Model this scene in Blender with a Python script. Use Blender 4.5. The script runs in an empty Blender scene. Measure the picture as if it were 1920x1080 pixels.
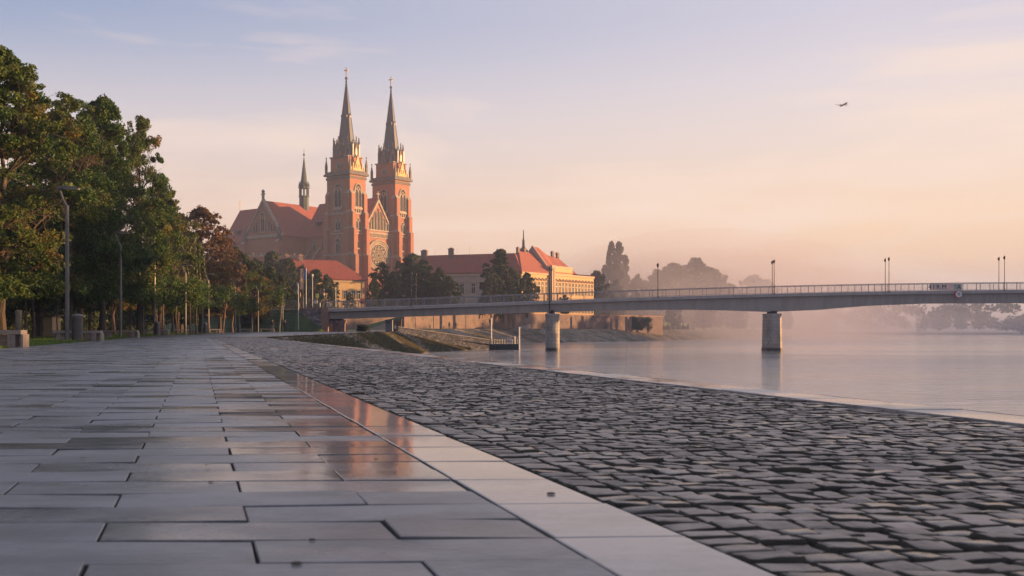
import bpy, math, random
import numpy as np
from mathutils import Matrix, Vector
S = bpy.context.scene
C = S.collection
R = math.radians
F = 1900.0            # focal length in photo pixels, horizon row 621, eye height .42 m
EYE = 0.42
WATER = -2.5

# ------------------------------------------------------------------ camera
cam_d = bpy.data.cameras.new('camera'); cam = bpy.data.objects.new('camera', cam_d); C.objects.link(cam)
cam.location = (0, 0, EYE); cam.rotation_euler = (R(90), 0, 0)
cam_d.sensor_width = 36; cam_d.lens = 36*F/1920; cam_d.shift_y = 81/1920
cam_d.clip_start = 0.05; cam_d.clip_end = 9000
cam_d.dof.use_dof = True; cam_d.dof.focus_distance = 22; cam_d.dof.aperture_fstop = 8
S.camera = cam
S.view_settings.view_transform = 'Standard'; S.view_settings.look = 'None'
S.view_settings.gamma = 1; S.view_settings.exposure = 1.62
S.cycles.max_bounces = 6; S.cycles.volume_bounces = 1; S.cycles.transparent_max_bounces = 16
S.cycles.use_denoising = True

# ------------------------------------------------------------------ sky and sun
SUN_EL, SUN_AZ = 5.2, 7.0      # degrees: elevation; angle from +X towards +Y
def srgb(r, g, b):
    f = lambda c: (c/255/12.92) if c/255 <= .04045 else ((c/255+.055)/1.055)**2.4
    return (f(r), f(g), f(b), 1)
W = bpy.data.worlds.new('World'); S.world = W; W.use_nodes = True
nt = W.node_tree; nt.nodes.clear()
def N(t, **k):
    n = nt.nodes.new(t)
    for a, b in k.items(): setattr(n, a, b)
    return n
tc = N('ShaderNodeTexCoord'); sep = N('ShaderNodeSeparateXYZ'); nt.links.new(tc.outputs['Generated'], sep.inputs[0])
def ramp(stops):
    r = N('ShaderNodeValToRGB'); e = r.color_ramp.elements
    while len(e) < len(stops): e.new(.5)
    for i, (p, c) in enumerate(stops): e[i].position = p; e[i].color = c
    return r
zz = N('ShaderNodeMapRange'); zz.inputs[1].default_value = 0; zz.inputs[2].default_value = .8
nt.links.new(sep.outputs[2], zz.inputs[0])
# ramps over sin(elevation)/0.8 : left of view and right of view
def sx(py): return math.sin(math.atan((621-py)/F))/.8*.93
left = ramp([(0, srgb(216,178,166)), (sx(540), srgb(222,184,168)), (sx(450), srgb(229,193,176)), (sx(330), srgb(221,200,193)),
             (sx(200), srgb(200,196,206)), (sx(60), srgb(150,167,198)), (sx(0), srgb(136,158,194)), (1, srgb(140,157,192))])
right = ramp([(0, srgb(208,172,164)), (sx(560), srgb(216,178,167)), (sx(480), srgb(247,205,168)), (sx(400), srgb(254,217,184)),
              (sx(260), srgb(238,217,206)), (sx(130), srgb(225,214,218)), (sx(0), srgb(208,204,218)), (1, srgb(150,162,194))])
for r in (left, right): nt.links.new(zz.outputs[0], r.inputs[0])
xr = N('ShaderNodeMapRange'); xr.inputs[1].default_value = -.45; xr.inputs[2].default_value = .32
nt.links.new(sep.outputs[0], xr.inputs[0])
mx = N('ShaderNodeMixRGB'); nt.links.new(xr.outputs[0], mx.inputs[0]); nt.links.new(left.outputs[0], mx.inputs[1]); nt.links.new(right.outputs[0], mx.inputs[2])
# thin cirrus streaks
mp = N('ShaderNodeMapping'); mp.inputs['Scale'].default_value = (1.5, 1.5, 9); mp.inputs['Rotation'].default_value = (0, R(-7), 0)
nt.links.new(tc.outputs['Generated'], mp.inputs[0])
cn = N('ShaderNodeTexNoise'); cn.inputs['Scale'].default_value = 1.7; cn.inputs['Detail'].default_value = 7; cn.inputs['Distortion'].default_value = .5
nt.links.new(mp.outputs[0], cn.inputs['Vector'])
cr = ramp([(.47, (0,0,0,1)), (.64, (.75,.75,.75,1))]); nt.links.new(cn.outputs['Fac'], cr.inputs[0])
cm = N('ShaderNodeMixRGB'); nt.links.new(cr.outputs[0], cm.inputs[0]); nt.links.new(mx.outputs[0], cm.inputs[1])
cm.inputs[2].default_value = srgb(252, 226, 208)
dotn = N('ShaderNodeVectorMath', operation='DOT_PRODUCT'); nt.links.new(tc.outputs['Generated'], dotn.inputs[0])
dotn.inputs[1].default_value = (math.cos(R(48)), math.sin(R(48)), 0)
dm = N('ShaderNodeMapRange'); dm.interpolation_type = 'SMOOTHSTEP'; dm.inputs[1].default_value = .12; dm.inputs[2].default_value = -.35; nt.links.new(dotn.outputs['Value'], dm.inputs[0])
west = ramp([(0, srgb(150,140,155)), (.15, srgb(148,146,166)), (.5, srgb(138,148,174)), (1, srgb(132,148,182))]); nt.links.new(zz.outputs[0], west.inputs[0])
wm = N('ShaderNodeMixRGB'); nt.links.new(dm.outputs[0], wm.inputs[0]); nt.links.new(cm.outputs[0], wm.inputs[1]); nt.links.new(west.outputs[0], wm.inputs[2])
bg1 = N('ShaderNodeBackground'); nt.links.new(wm.outputs[0], bg1.inputs[0]); bg1.inputs[1].default_value = .37
sky = N('ShaderNodeTexSky'); sky.sky_type = 'NISHITA'; sky.sun_disc = False
sky.sun_elevation = R(SUN_EL); sky.sun_rotation = R(90-SUN_AZ)
bg2 = N('ShaderNodeBackground'); nt.links.new(sky.outputs[0], bg2.inputs[0]); bg2.inputs[1].default_value = .05
ms = N('ShaderNodeMixShader'); ms.inputs[0].default_value = .08
nt.links.new(bg1.outputs[0], ms.inputs[1]); nt.links.new(bg2.outputs[0], ms.inputs[2])
wo = N('ShaderNodeOutputWorld'); nt.links.new(ms.outputs[0], wo.inputs[0])

sun_d = bpy.data.lights.new('sun', 'SUN'); sun = bpy.data.objects.new('sun', sun_d); C.objects.link(sun)
sun_d.energy = 5.0; sun_d.angle = R(.6); sun_d.color = (1, .55, .24)
sd = Vector((math.cos(R(SUN_EL))*math.cos(R(SUN_AZ)), math.cos(R(SUN_EL))*math.sin(R(SUN_AZ)), math.sin(R(SUN_EL))))
sun.rotation_euler = (-sd).to_track_quat('-Z', 'Y').to_euler()

# ------------------------------------------------------------------ helpers
def wx(px, Y): return (px-960)/F*Y
def wz(py, Y): return EYE+(621-py)/F*Y
def link(o, parent=None):
    C.objects.link(o)
    if parent: o.parent = parent
    return o
def tag(o, label=None, cat=None, group=None, kind=None):
    if label: o['label'] = label
    if cat: o['category'] = cat
    if group: o['group'] = group
    if kind: o['kind'] = kind
    return o
def thing(name, label, cat, loc=(0,0,0), rz=0, group=None, sc=None):
    o = bpy.data.objects.new(name, None); C.objects.link(o); o.location = loc; o.rotation_euler = (0,0,rz)
    o.empty_display_size = .3
    if sc: o.scale = (sc,sc,sc) if not hasattr(sc,'__len__') else sc
    return tag(o, label, cat, group)
def copy_tree(o, parent=None):
    c = o.copy(); C.objects.link(c); c.parent = parent
    for ch in [x for x in o.children]: copy_tree(ch, c)
    return c
def again(o, label, loc, rz=0, sc=None):
    c = copy_tree(o); c['label'] = label; c.location = loc; c.rotation_euler = (0,0,rz)
    if sc: c.scale = (sc,sc,sc) if not hasattr(sc,'__len__') else sc
    return c
class MB:
    def __init__(s, M=None): s.v=[]; s.f=[]; s.m=[]; s.M = M or Matrix.Identity(4)
    def add(s, vs, fs, mi=0):
        b = len(s.v); s.v += [tuple(s.M @ Vector(p)) for p in vs]
        s.f += [tuple(b+i for i in f) for f in fs]; s.m += [mi]*len(fs)
    def box(s, x0,x1,y0,y1,z0,z1, mi=0):
        s.add([(x0,y0,z0),(x1,y0,z0),(x1,y1,z0),(x0,y1,z0),(x0,y0,z1),(x1,y0,z1),(x1,y1,z1),(x0,y1,z1)],
              [(0,3,2,1),(4,5,6,7),(0,1,5,4),(1,2,6,5),(2,3,7,6),(3,0,4,7)], mi)
    def cbox(s, c, d, mi=0): s.box(c[0]-d[0]/2,c[0]+d[0]/2,c[1]-d[1]/2,c[1]+d[1]/2,c[2]-d[2]/2,c[2]+d[2]/2,mi)
    def prism(s, poly, z0, z1, mi=0):
        n=len(poly); s.add([(x,y,z0) for x,y in poly]+[(x,y,z1) for x,y in poly],
            [tuple(range(n))[::-1], tuple(range(n,2*n))]+[(i,(i+1)%n,n+(i+1)%n,n+i) for i in range(n)], mi)
    def extr(s, poly, d0, d1, mi=0):   # polygon in (x,z) extruded along y
        n=len(poly); s.add([(x,d0,z) for x,z in poly]+[(x,d1,z) for x,z in poly],
            [tuple(range(n)), tuple(range(n,2*n))[::-1]]+[(i,n+i,n+(i+1)%n,(i+1)%n) for i in range(n)], mi)
    def ring(s, outer, inner, d0, d1, mi=0):   # frame between two outlines of equal count (x,z), closed
        n=len(outer)
        vs=[(x,d0,z) for x,z in outer]+[(x,d0,z) for x,z in inner]+[(x,d1,z) for x,z in outer]+[(x,d1,z) for x,z in inner]
        fs=[]
        for i in range(n):
            j=(i+1)%n
            fs += [(i,j,n+j,n+i),(2*n+i,3*n+i,3*n+j,2*n+j),(i,2*n+i,2*n+j,j),(n+i,n+j,3*n+j,3*n+i)]
        s.add(vs,fs,mi)
    def tube(s, p0, p1, r0, r1=None, n=8, mi=0):
        r1 = r0 if r1 is None else r1; p0=Vector(p0); p1=Vector(p1); d=(p1-p0)
        if d.length<1e-6: return
        q=d.to_track_quat('Z','Y'); vs=[]
        for p,r in ((p0,r0),(p1,r1)):
            for i in range(n):
                a=2*math.pi*i/n; vs.append(p+q@Vector((r*math.cos(a),r*math.sin(a),0)))
        s.add(vs,[(i,(i+1)%n,n+(i+1)%n,n+i) for i in range(n)]+[tuple(range(n))[::-1],tuple(range(n,2*n))],mi)
    def lathe(s, c, prof, n=12, mi=0, a=1, b=1, ph=0):
        vs=[]; m=len(prof)
        for r,z in prof:
            for i in range(n):
                t=2*math.pi*i/n+ph; vs.append((c[0]+a*r*math.cos(t),c[1]+b*r*math.sin(t),c[2]+z))
        fs=[(k*n+i,k*n+(i+1)%n,(k+1)*n+(i+1)%n,(k+1)*n+i) for k in range(m-1) for i in range(n)]
        s.add(vs,fs+[tuple(range(n))[::-1],tuple(range((m-1)*n,m*n))],mi)
    def build(s, name, mats, parent=None, smooth=False):
        me=bpy.data.meshes.new(name); me.from_pydata(s.v,[],s.f)
        mats = mats if isinstance(mats,(list,tuple)) else [mats]
        for m in mats: me.materials.append(m)
        me.polygons.foreach_set('material_index', s.m)
        if smooth: me.polygons.foreach_set('use_smooth',[True]*len(s.f))
        else: me.shade_flat()
        me.update(); return link(bpy.data.objects.new(name,me),parent)
def npmesh(name, V, Fc, mats, parent=None, attr=None, smooth=False, matidx=None):
    V=np.asarray(V,dtype=np.float32); Fc=np.asarray(Fc,dtype=np.int32); k=Fc.shape[1]
    me=bpy.data.meshes.new(name); me.vertices.add(len(V)); me.vertices.foreach_set('co',V.ravel())
    me.loops.add(Fc.size); me.loops.foreach_set('vertex_index',Fc.ravel())
    me.polygons.add(len(Fc)); me.polygons.foreach_set('loop_start',np.arange(0,Fc.size,k,dtype=np.int32))
    try: me.polygons.foreach_set('loop_total',np.full(len(Fc),k,dtype=np.int32))
    except Exception: pass
    for m in (mats if isinstance(mats,(list,tuple)) else [mats]): me.materials.append(m)
    if matidx is not None: me.polygons.foreach_set('material_index',np.asarray(matidx,dtype=np.int32))
    if smooth: me.polygons.foreach_set('use_smooth',np.ones(len(Fc),dtype=bool))
    else: me.shade_flat()
    if attr is not None:
        a=me.attributes.new('tint','FLOAT','POINT'); a.data.foreach_set('value',np.asarray(attr,dtype=np.float32))
    me.update(calc_edges=True); me.validate()
    return link(bpy.data.objects.new(name,me),parent)

# ------------------------------------------------------------------ materials
def newmat(name):
    m=bpy.data.materials.new(name); m.use_nodes=True; t=m.node_tree; b=t.nodes['Principled BSDF']; return m,t,b
def cl(c): return (c[0],c[1],c[2],1)
def mat(name, c1, c2=None, rough=.8, scale=2.0, detail=5, bump=0, bscale=None, metal=0, coord='Object', stretch=None, spec=.5, c3=None, rvar=0, world=False):
    m,t,b=newmat(name); L=t.links.new; nd=t.nodes.new
    b.inputs['Roughness'].default_value=rough; b.inputs['Metallic'].default_value=metal
    b.inputs['Specular IOR Level'].default_value=spec
    if c2 is None: c2=tuple(x*.8 for x in c1)
    g=nd('ShaderNodeTexCoord'); src=g.outputs['Object']
    if world: gg=nd('ShaderNodeNewGeometry'); src=gg.outputs['Position']
    mp=nd('ShaderNodeMapping'); L(src,mp.inputs[0])
    if stretch: mp.inputs['Scale'].default_value=stretch
    n=nd('ShaderNodeTexNoise'); n.inputs['Scale'].default_value=scale; n.inputs['Detail'].default_value=detail; n.inputs['Roughness'].default_value=.6
    L(mp.outputs[0],n.inputs['Vector'])
    r=nd('ShaderNodeValToRGB'); e=r.color_ramp.elements; e[0].position=.35; e[0].color=cl(c2); e[1].position=.65; e[1].color=cl(c1)
    if c3: x=e.new(.8); x.color=cl(c3)
    L(n.outputs['Fac'],r.inputs[0]); L(r.outputs[0],b.inputs['Base Color'])
    if rvar:
        mr=nd('ShaderNodeMapRange'); mr.inputs[3].default_value=rough-rvar; mr.inputs[4].default_value=rough+rvar
        L(n.outputs['Fac'],mr.inputs[0]); L(mr.outputs[0],b.inputs['Roughness'])
    if bump:
        n2=nd('ShaderNodeTexNoise'); n2.inputs['Scale'].default_value=bscale or scale*6; n2.inputs['Detail'].default_value=6
        L(mp.outputs[0],n2.inputs['Vector'])
        bp=nd('ShaderNodeBump'); bp.inputs['Strength'].default_value=bump; bp.inputs['Distance'].default_value=.02
        L(n2.outputs['Fac'],bp.inputs['Height']); L(bp.outputs[0],b.inputs['Normal'])
    return m
def wall_uv(t, src):
    """(x+y, z) mapping so that courses run round vertical walls"""
    L=t.links.new; s=t.nodes.new('ShaderNodeSeparateXYZ'); L(src,s.inputs[0])
    a=t.nodes.new('ShaderNodeMath'); a.operation='ADD'; L(s.outputs[0],a.inputs[0]); L(s.outputs[1],a.inputs[1])
    c=t.nodes.new('ShaderNodeCombineXYZ'); L(a.outputs[0],c.inputs[0]); L(s.outputs[2],c.inputs[1]); return c.outputs[0]
def brickmat(name, c1, c2, mortar, w, h, mort=.01, rough=.85, stain=None, stain_scale=.25, bump=.3, flat=False, samt=.6):
    m,t,b=newmat(name); L=t.links.new; nd=t.nodes.new
    g=nd('ShaderNodeTexCoord'); vec = g.outputs['Object'] if flat else wall_uv(t,g.outputs['Object'])
    br=nd('ShaderNodeTexBrick'); br.inputs['Scale'].default_value=1; br.inputs['Brick Width'].default_value=w; br.inputs['Row Height'].default_value=h
    br.inputs['Mortar Size'].default_value=mort; br.inputs['Color1'].default_value=cl(c1); br.inputs['Color2'].default_value=cl(c2); br.inputs['Mortar'].default_value=cl(mortar)
    L(vec,br.inputs['Vector']); out=br.outputs['Color']
    n=nd('ShaderNodeTexNoise'); n.inputs['Scale'].default_value=stain_scale; n.inputs['Detail'].default_value=7; n.inputs['Roughness'].default_value=.65
    L(g.outputs['Object'],n.inputs['Vector'])
    r=nd('ShaderNodeValToRGB'); r.color_ramp.elements[0].position=.45; r.color_ramp.elements[1].position=.7
    r.color_ramp.elements[1].color=(samt,samt,samt,1); L(n.outputs['Fac'],r.inputs[0])
    mx=nd('ShaderNodeMixRGB'); L(r.outputs[0],mx.inputs[0]); L(out,mx.inputs[1]); mx.inputs[2].default_value=cl(stain or tuple(x*.5 for x in c1))
    L(mx.outputs[0],b.inputs['Base Color']); b.inputs['Roughness'].default_value=rough
    if bump:
        bp=nd('ShaderNodeBump'); bp.inputs['Strength'].default_value=bump; bp.inputs['Distance'].default_value=.02
        L(br.outputs['Fac'],bp.inputs['Height']); bp.invert=True; L(bp.outputs[0],b.inputs['Normal'])
    return m
def leafmat(name, stops, trans=.25, rough=.55):
    m,t,b=newmat(name); L=t.links.new; nd=t.nodes.new
    a=nd('ShaderNodeAttribute'); a.attribute_name='tint'
    oi=nd('ShaderNodeObjectInfo'); ad=nd('ShaderNodeMath'); ad.operation='MULTIPLY_ADD'; ad.inputs[1].default_value=.22; 
    L(oi.outputs['Random'],ad.inputs[0]); L(a.outputs['Fac'],ad.inputs[2])
    r=nd('ShaderNodeValToRGB'); e=r.color_ramp.elements
    while len(e)<len(stops): e.new(.5)
    for i,(p,c) in enumerate(stops): e[i].position=p; e[i].color=cl(c)
    L(ad.outputs[0],r.inputs[0]); L(r.outputs[0],b.inputs['Base Color']); b.inputs['Roughness'].default_value=rough
    b.inputs['Specular IOR Level'].default_value=.25
    tr=nd('ShaderNodeBsdfTranslucent'); L(r.outputs[0],tr.inputs[0]); mxs=nd('ShaderNodeMixShader'); mxs.inputs[0].default_value=trans
    o=t.nodes['Material Output']; L(b.outputs[0],mxs.inputs[1]); L(tr.outputs[0],mxs.inputs[2]); L(mxs.outputs[0],o.inputs[0])
    return m
M={}
M['brick']=brickmat('church_brick',(.37,.135,.068),(.28,.10,.055),(.35,.23,.16),.5,.16,.012,stain=(.20,.08,.055),stain_scale=.12,samt=.5)
M['trim']=mat('pale_stone_trim',(.36,.29,.22),(.24,.195,.155),scale=.8)
M['ochrestone']=mat('ochre_carved_stone',(.62,.45,.20),(.45,.31,.14),scale=1.5)
M['dtrim']=mat('sooty_stone',(.15,.13,.115),(.08,.072,.068),scale=.8)
M['slate']=mat('dark_slate',(.060,.068,.078),(.035,.04,.05),rough=.42,scale=1.2,stretch=(1,1,.25))
M['copper']=mat('green_copper',(.06,.085,.07),(.03,.04,.04),rough=.6,scale=1)
M['tile']=brickmat('red_roof_tile',(.34,.085,.05),(.26,.06,.04),(.16,.045,.035),.35,.3,.03,stain=(.15,.05,.04),stain_scale=.2,samt=.55)
M['tile2']=brickmat('orange_roof_tile',(.42,.13,.07),(.34,.10,.06),(.22,.07,.05),.35,.3,.03,stain=(.22,.085,.06),stain_scale=.2,samt=.5)
M['glass']=mat('dark_window_glass',(.035,.04,.05),(.02,.022,.028),rough=.6,scale=1,spec=.12)
M['gold']=mat('gilded_metal',(.42,.30,.16),(.34,.24,.12),rough=.6)
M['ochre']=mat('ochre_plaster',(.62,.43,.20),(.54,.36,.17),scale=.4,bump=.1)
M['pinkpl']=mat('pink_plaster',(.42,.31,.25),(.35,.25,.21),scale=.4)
M['creampl']=mat('cream_plaster',(.58,.44,.27),(.50,.37,.23),scale=.4)
M['cornice']=mat('plaster_cornice',(.55,.42,.28),(.45,.34,.24),scale=1)
M['rampart']=brickmat('old_brick_wall',(.23,.15,.12),(.17,.11,.09),(.24,.2,.175),.5,.2,.02,stain=(.085,.07,.06),stain_scale=.45,samt=.95)
M['cap']=mat('wall_coping',(.34,.2,.15),(.24,.15,.12),scale=.6)
M['rubble']=brickmat('rubble_masonry',(.25,.21,.20),(.17,.145,.14),(.09,.08,.075),.55,.3,.05,stain=(.13,.10,.09),stain_scale=.6)
def stonemat(name,cs,scale,stretch=(1,1,1.6)):
    m,t,b=newmat(name); L=t.links.new; nd=t.nodes.new
    g=nd('ShaderNodeNewGeometry'); mp=nd('ShaderNodeMapping'); mp.inputs['Scale'].default_value=stretch; L(g.outputs['Position'],mp.inputs[0])
    v=nd('ShaderNodeTexVoronoi'); v.inputs['Scale'].default_value=scale; L(mp.outputs[0],v.inputs['Vector'])
    v2=nd('ShaderNodeTexVoronoi'); v2.feature='DISTANCE_TO_EDGE'; v2.inputs['Scale'].default_value=scale; L(mp.outputs[0],v2.inputs['Vector'])
    sp=nd('ShaderNodeSeparateColor'); L(v.outputs['Color'],sp.inputs[0])
    r=nd('ShaderNodeValToRGB'); e=r.color_ramp.elements
    while len(e)<len(cs): e.new(.5)
    for i,c in enumerate(cs): e[i].position=i/(len(cs)-1); e[i].color=cl(c)
    L(sp.outputs[0],r.inputs[0])
    er=nd('ShaderNodeValToRGB'); er.color_ramp.elements[0].position=.0; er.color_ramp.elements[0].color=(.25,.25,.25,1); er.color_ramp.elements[1].position=.09; L(v2.outputs['Distance'],er.inputs[0])
    mx=nd('ShaderNodeMixRGB'); mx.blend_type='MULTIPLY'; mx.inputs[0].default_value=1; L(r.outputs[0],mx.inputs[1]); L(er.outputs[0],mx.inputs[2]); L(mx.outputs[0],b.inputs['Base Color'])
    b.inputs['Roughness'].default_value=.8; bp=nd('ShaderNodeBump'); bp.inputs['Strength'].default_value=.7; bp.inputs['Distance'].default_value=.05; L(v2.outputs['Distance'],bp.inputs['Height']); L(bp.outputs[0],b.inputs['Normal'])
    return m
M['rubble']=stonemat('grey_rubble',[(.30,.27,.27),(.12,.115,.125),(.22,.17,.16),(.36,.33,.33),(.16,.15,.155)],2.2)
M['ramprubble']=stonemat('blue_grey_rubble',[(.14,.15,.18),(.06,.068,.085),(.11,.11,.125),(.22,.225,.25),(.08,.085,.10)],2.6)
M['graf']=mat('painted_scrawls',(.30,.17,.12),(.09,.07,.08),scale=1.6,detail=2,c3=(.5,.42,.36))
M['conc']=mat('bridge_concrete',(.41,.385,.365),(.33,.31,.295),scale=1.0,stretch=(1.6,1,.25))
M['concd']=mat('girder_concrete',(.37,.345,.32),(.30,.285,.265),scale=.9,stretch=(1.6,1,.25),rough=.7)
M['pier']=brickmat('pier_stone',(.40,.36,.31),(.33,.30,.27),(.24,.22,.20),1.4,.5,.03,stain=(.16,.15,.14),stain_scale=.6,samt=.75)
M['tide']=mat('wet_algae_stone',(.07,.065,.05),(.035,.035,.028),scale=2.5,rough=.45)
M['rail']=mat('grey_railing',(.26,.26,.27),(.2,.2,.21),rough=.5,scale=2)
M['steel']=mat('galvanised_steel',(.19,.18,.17),(.13,.125,.12),rough=.42,scale=3,metal=.35)
M['dsteel']=mat('dark_painted_steel',(.04,.04,.042),(.025,.025,.027),rough=.45,scale=4)
M['lampglass']=mat('frosted_lamp_glass',(.5,.5,.48),(.4,.4,.4),rough=.3)
M['bench']=mat('bench_concrete',(.33,.28,.24),(.24,.20,.175),scale=5,bump=.2)
M['wood']=mat('bench_wood',(.25,.18,.13),(.16,.115,.085),scale=3,stretch=(1,12,12))
M['bin']=mat('bin_metal',(.11,.10,.095),(.07,.065,.06),rough=.45,scale=3)
M['bark']=mat('tree_bark',(.10,.075,.055),(.045,.035,.028),scale=4,stretch=(1,1,.2),bump=.5)
M['palebark']=mat('pale_bark',(.20,.18,.13),(.10,.09,.065),scale=3,bump=.3)
M['redbark']=mat('warm_bark',(.15,.095,.07),(.08,.052,.04),scale=3,bump=.3)
M['white']=mat('white_paint',(.7,.7,.68),(.6,.6,.58),rough=.5)
M['black']=mat('black_paint',(.03,.03,.03),(.02,.02,.02),rough=.5)
M['red']=mat('red_paint',(.5,.05,.06),(.42,.04,.05),rough=.5)
M['blue']=mat('blue_cloth',(.08,.26,.6),(.06,.2,.5))
M['salmon']=mat('salmon_cloth',(.9,.52,.36),(.85,.46,.32))
M['yellow']=mat('yellow_paint',(.75,.72,.15),(.62,.6,.12),rough=.5)
M['green']=mat('green_paint',(.08,.22,.14),(.05,.15,.1),rough=.5)
M['pinkfl']=mat('pink_petals',(.6,.28,.24),(.4,.18,.16),scale=8)
M['hull']=mat('pontoon_hull',(.03,.055,.06),(.018,.03,.035),rough=.4,scale=1)
M['soil']=mat('bare_soil',(.13,.10,.075),(.07,.06,.045),scale=.6,bump=.3,world=True)
M['grass']=mat('mown_grass',(.055,.085,.022),(.03,.05,.015),scale=.7,bump=.6,bscale=14,world=True,c3=(.09,.10,.03))
M['bankgrass']=mat('rough_bank_grass',(.11,.10,.045),(.06,.065,.028),scale=.35,detail=8,bump=.6,bscale=6,world=True,c3=(.15,.12,.075))
M['asph']=mat('damp_asphalt',(.085,.09,.10),(.06,.065,.072),rough=.35,scale=.8,world=True,rvar=.12)
M['skin']=mat('skin',(.45,.26,.19),(.42,.24,.17)); M['hair']=mat('hair',(.04,.025,.02))
M['darkcloth']=mat('dark_cloth',(.02,.022,.03),(.015,.016,.02)); M['jean']=mat('blue_jeans',(.05,.07,.13)); M['palecloth']=mat('pale_jacket',(.6,.58,.55),(.5,.48,.46))

# wet slabs ---------------------------------------------------------
def wetmat(name, cA, cB, rdry, rwet, wetbias=.5, bump=.25, soft=.12, pud=0, wav=.12, stain=.8, tw=.5, tr=.14):
    m,t,b=newmat(name); L=t.links.new; nd=t.nodes.new
    g=nd('ShaderNodeNewGeometry'); a=nd('ShaderNodeAttribute'); a.attribute_name='tint'
    mp=nd('ShaderNodeMapping'); mp.inputs['Rotation'].default_value=(0,0,R(0)); mp.inputs['Scale'].default_value=(.75,1.5,1); L(g.outputs['Position'],mp.inputs[0])
    n=nd('ShaderNodeTexNoise'); n.inputs['Scale'].default_value=1.1; n.inputs['Detail'].default_value=7; n.inputs['Roughness'].default_value=.58; L(mp.outputs[0],n.inputs['Vector'])
    ad=nd('ShaderNodeMath'); ad.operation='MULTIPLY_ADD'; L(a.outputs['Fac'],ad.inputs[0]); ad.inputs[1].default_value=tr; L(n.outputs['Fac'],ad.inputs[2])
    if pud:     # a long shallow puddle lies against the kerb
        s_=nd('ShaderNodeVectorMath'); s_.operation='DOT_PRODUCT'; s_.inputs[1].default_value=(1,.31,0); L(g.outputs['Position'],s_.inputs[0])
        def mr_(src,a0,a1,b0,b1):
            q=nd('ShaderNodeMapRange'); q.interpolation_type='SMOOTHSTEP'; q.inputs[1].default_value=a0; q.inputs[2].default_value=a1; q.inputs[3].default_value=b0; q.inputs[4].default_value=b1; L(src,q.inputs[0]); return q.outputs[0]
        sp_=nd('ShaderNodeSeparateXYZ'); L(g.outputs['Position'],sp_.inputs[0])
        def mul(a_,b_): q=nd('ShaderNodeMath'); q.operation='MULTIPLY'; L(a_,q.inputs[0]); L(b_,q.inputs[1]); return q.outputs[0]
        pm=mul(mul(mr_(s_.outputs['Value'],-.25,.5,0,1),mr_(sp_.outputs[1],2.3,3.4,0,1)),mr_(sp_.outputs[1],9,16,1,.15))
        q=nd('ShaderNodeMath'); q.operation='MULTIPLY_ADD'; L(pm,q.inputs[0]); q.inputs[1].default_value=-pud; L(ad.outputs[0],q.inputs[2]); ad=q
    wr=nd('ShaderNodeMapRange'); wr.interpolation_type='SMOOTHSTEP'; wr.inputs[1].default_value=wetbias+.07-soft; wr.inputs[2].default_value=wetbias+.07+soft*1.3; L(ad.outputs[0],wr.inputs[0])   # 0 = wet, 1 = dry
    rr=nd('ShaderNodeMapRange'); rr.inputs[3].default_value=rwet; rr.inputs[4].default_value=rdry; L(wr.outputs[0],rr.inputs[0]); L(rr.outputs[0],b.inputs['Roughness'])
    n2=nd('ShaderNodeTexNoise'); n2.inputs['Scale'].default_value=9; n2.inputs['Detail'].default_value=9; n2.inputs['Roughness'].default_value=.7; L(g.outputs['Position'],n2.inputs['Vector'])
    mxf=nd('ShaderNodeMath'); mxf.operation='MULTIPLY_ADD'; L(a.outputs['Fac'],mxf.inputs[0]); mxf.inputs[1].default_value=tw
    L(n2.outputs['Fac'],mxf.inputs[2])
    r=nd('ShaderNodeValToRGB'); r.color_ramp.elements[0].position=.42 if tw<.6 else .5; r.color_ramp.elements[0].color=cl(cB); r.color_ramp.elements[1].position=1.0 if tw<.6 else 1.2; r.color_ramp.elements[1].color=cl(cA)
    L(mxf.outputs[0],r.inputs[0])
    dk=nd('ShaderNodeMixRGB'); dk.blend_type='MULTIPLY'; dk.inputs[0].default_value=1; L(r.outputs[0],dk.inputs[1])
    dr=nd('ShaderNodeMapRange'); dr.inputs[3].default_value=.8; dr.inputs[4].default_value=1; L(wr.outputs[0],dr.inputs[0]); L(dr.outputs[0],dk.inputs[2])
    L(dk.outputs[0],b.inputs['Base Color'])
    bp=nd('ShaderNodeBump'); bp.inputs['Distance'].default_value=.002
    n5=nd('ShaderNodeTexNoise'); n5.inputs['Scale'].default_value=7; n5.inputs['Detail'].default_value=4; L(g.outputs['Position'],n5.inputs['Vector'])
    b5=nd('ShaderNodeBump'); b5.inputs['Distance'].default_value=.004; b5.inputs['Strength'].default_value=wav; L(n5.outputs['Fac'],b5.inputs['Height']); L(b5.outputs[0],bp.inputs['Normal'])
    # stains: irregular darker damp marks with edges of their own
    n4=nd('ShaderNodeTexNoise'); n4.inputs['Scale'].default_value=2.6; n4.inputs['Detail'].default_value=10; n4.inputs['Roughness'].default_value=.72; L(mp.outputs[0],n4.inputs['Vector'])
    r4=nd('ShaderNodeValToRGB'); r4.color_ramp.elements[0].position=.44; r4.color_ramp.elements[0].color=(.62,.62,.60,1); r4.color_ramp.elements[1].position=.56; r4.color_ramp.elements[1].color=(1,1,1,1); L(n4.outputs['Fac'],r4.inputs[0])
    d4=nd('ShaderNodeMixRGB'); d4.blend_type='MULTIPLY'; d4.inputs[0].default_value=stain; L(dk.outputs[0],d4.inputs[1]); L(r4.outputs[0],d4.inputs[2]); L(d4.outputs[0],b.inputs['Base Color'])
    n3=nd('ShaderNodeTexNoise'); n3.inputs['Scale'].default_value=55; n3.inputs['Detail'].default_value=5; L(g.outputs['Position'],n3.inputs['Vector'])
    bs=nd('ShaderNodeMapRange'); bs.inputs[3].default_value=bump*.12; bs.inputs[4].default_value=bump; L(wr.outputs[0],bs.inputs[0]); L(bs.outputs[0],bp.inputs['Strength'])
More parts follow.
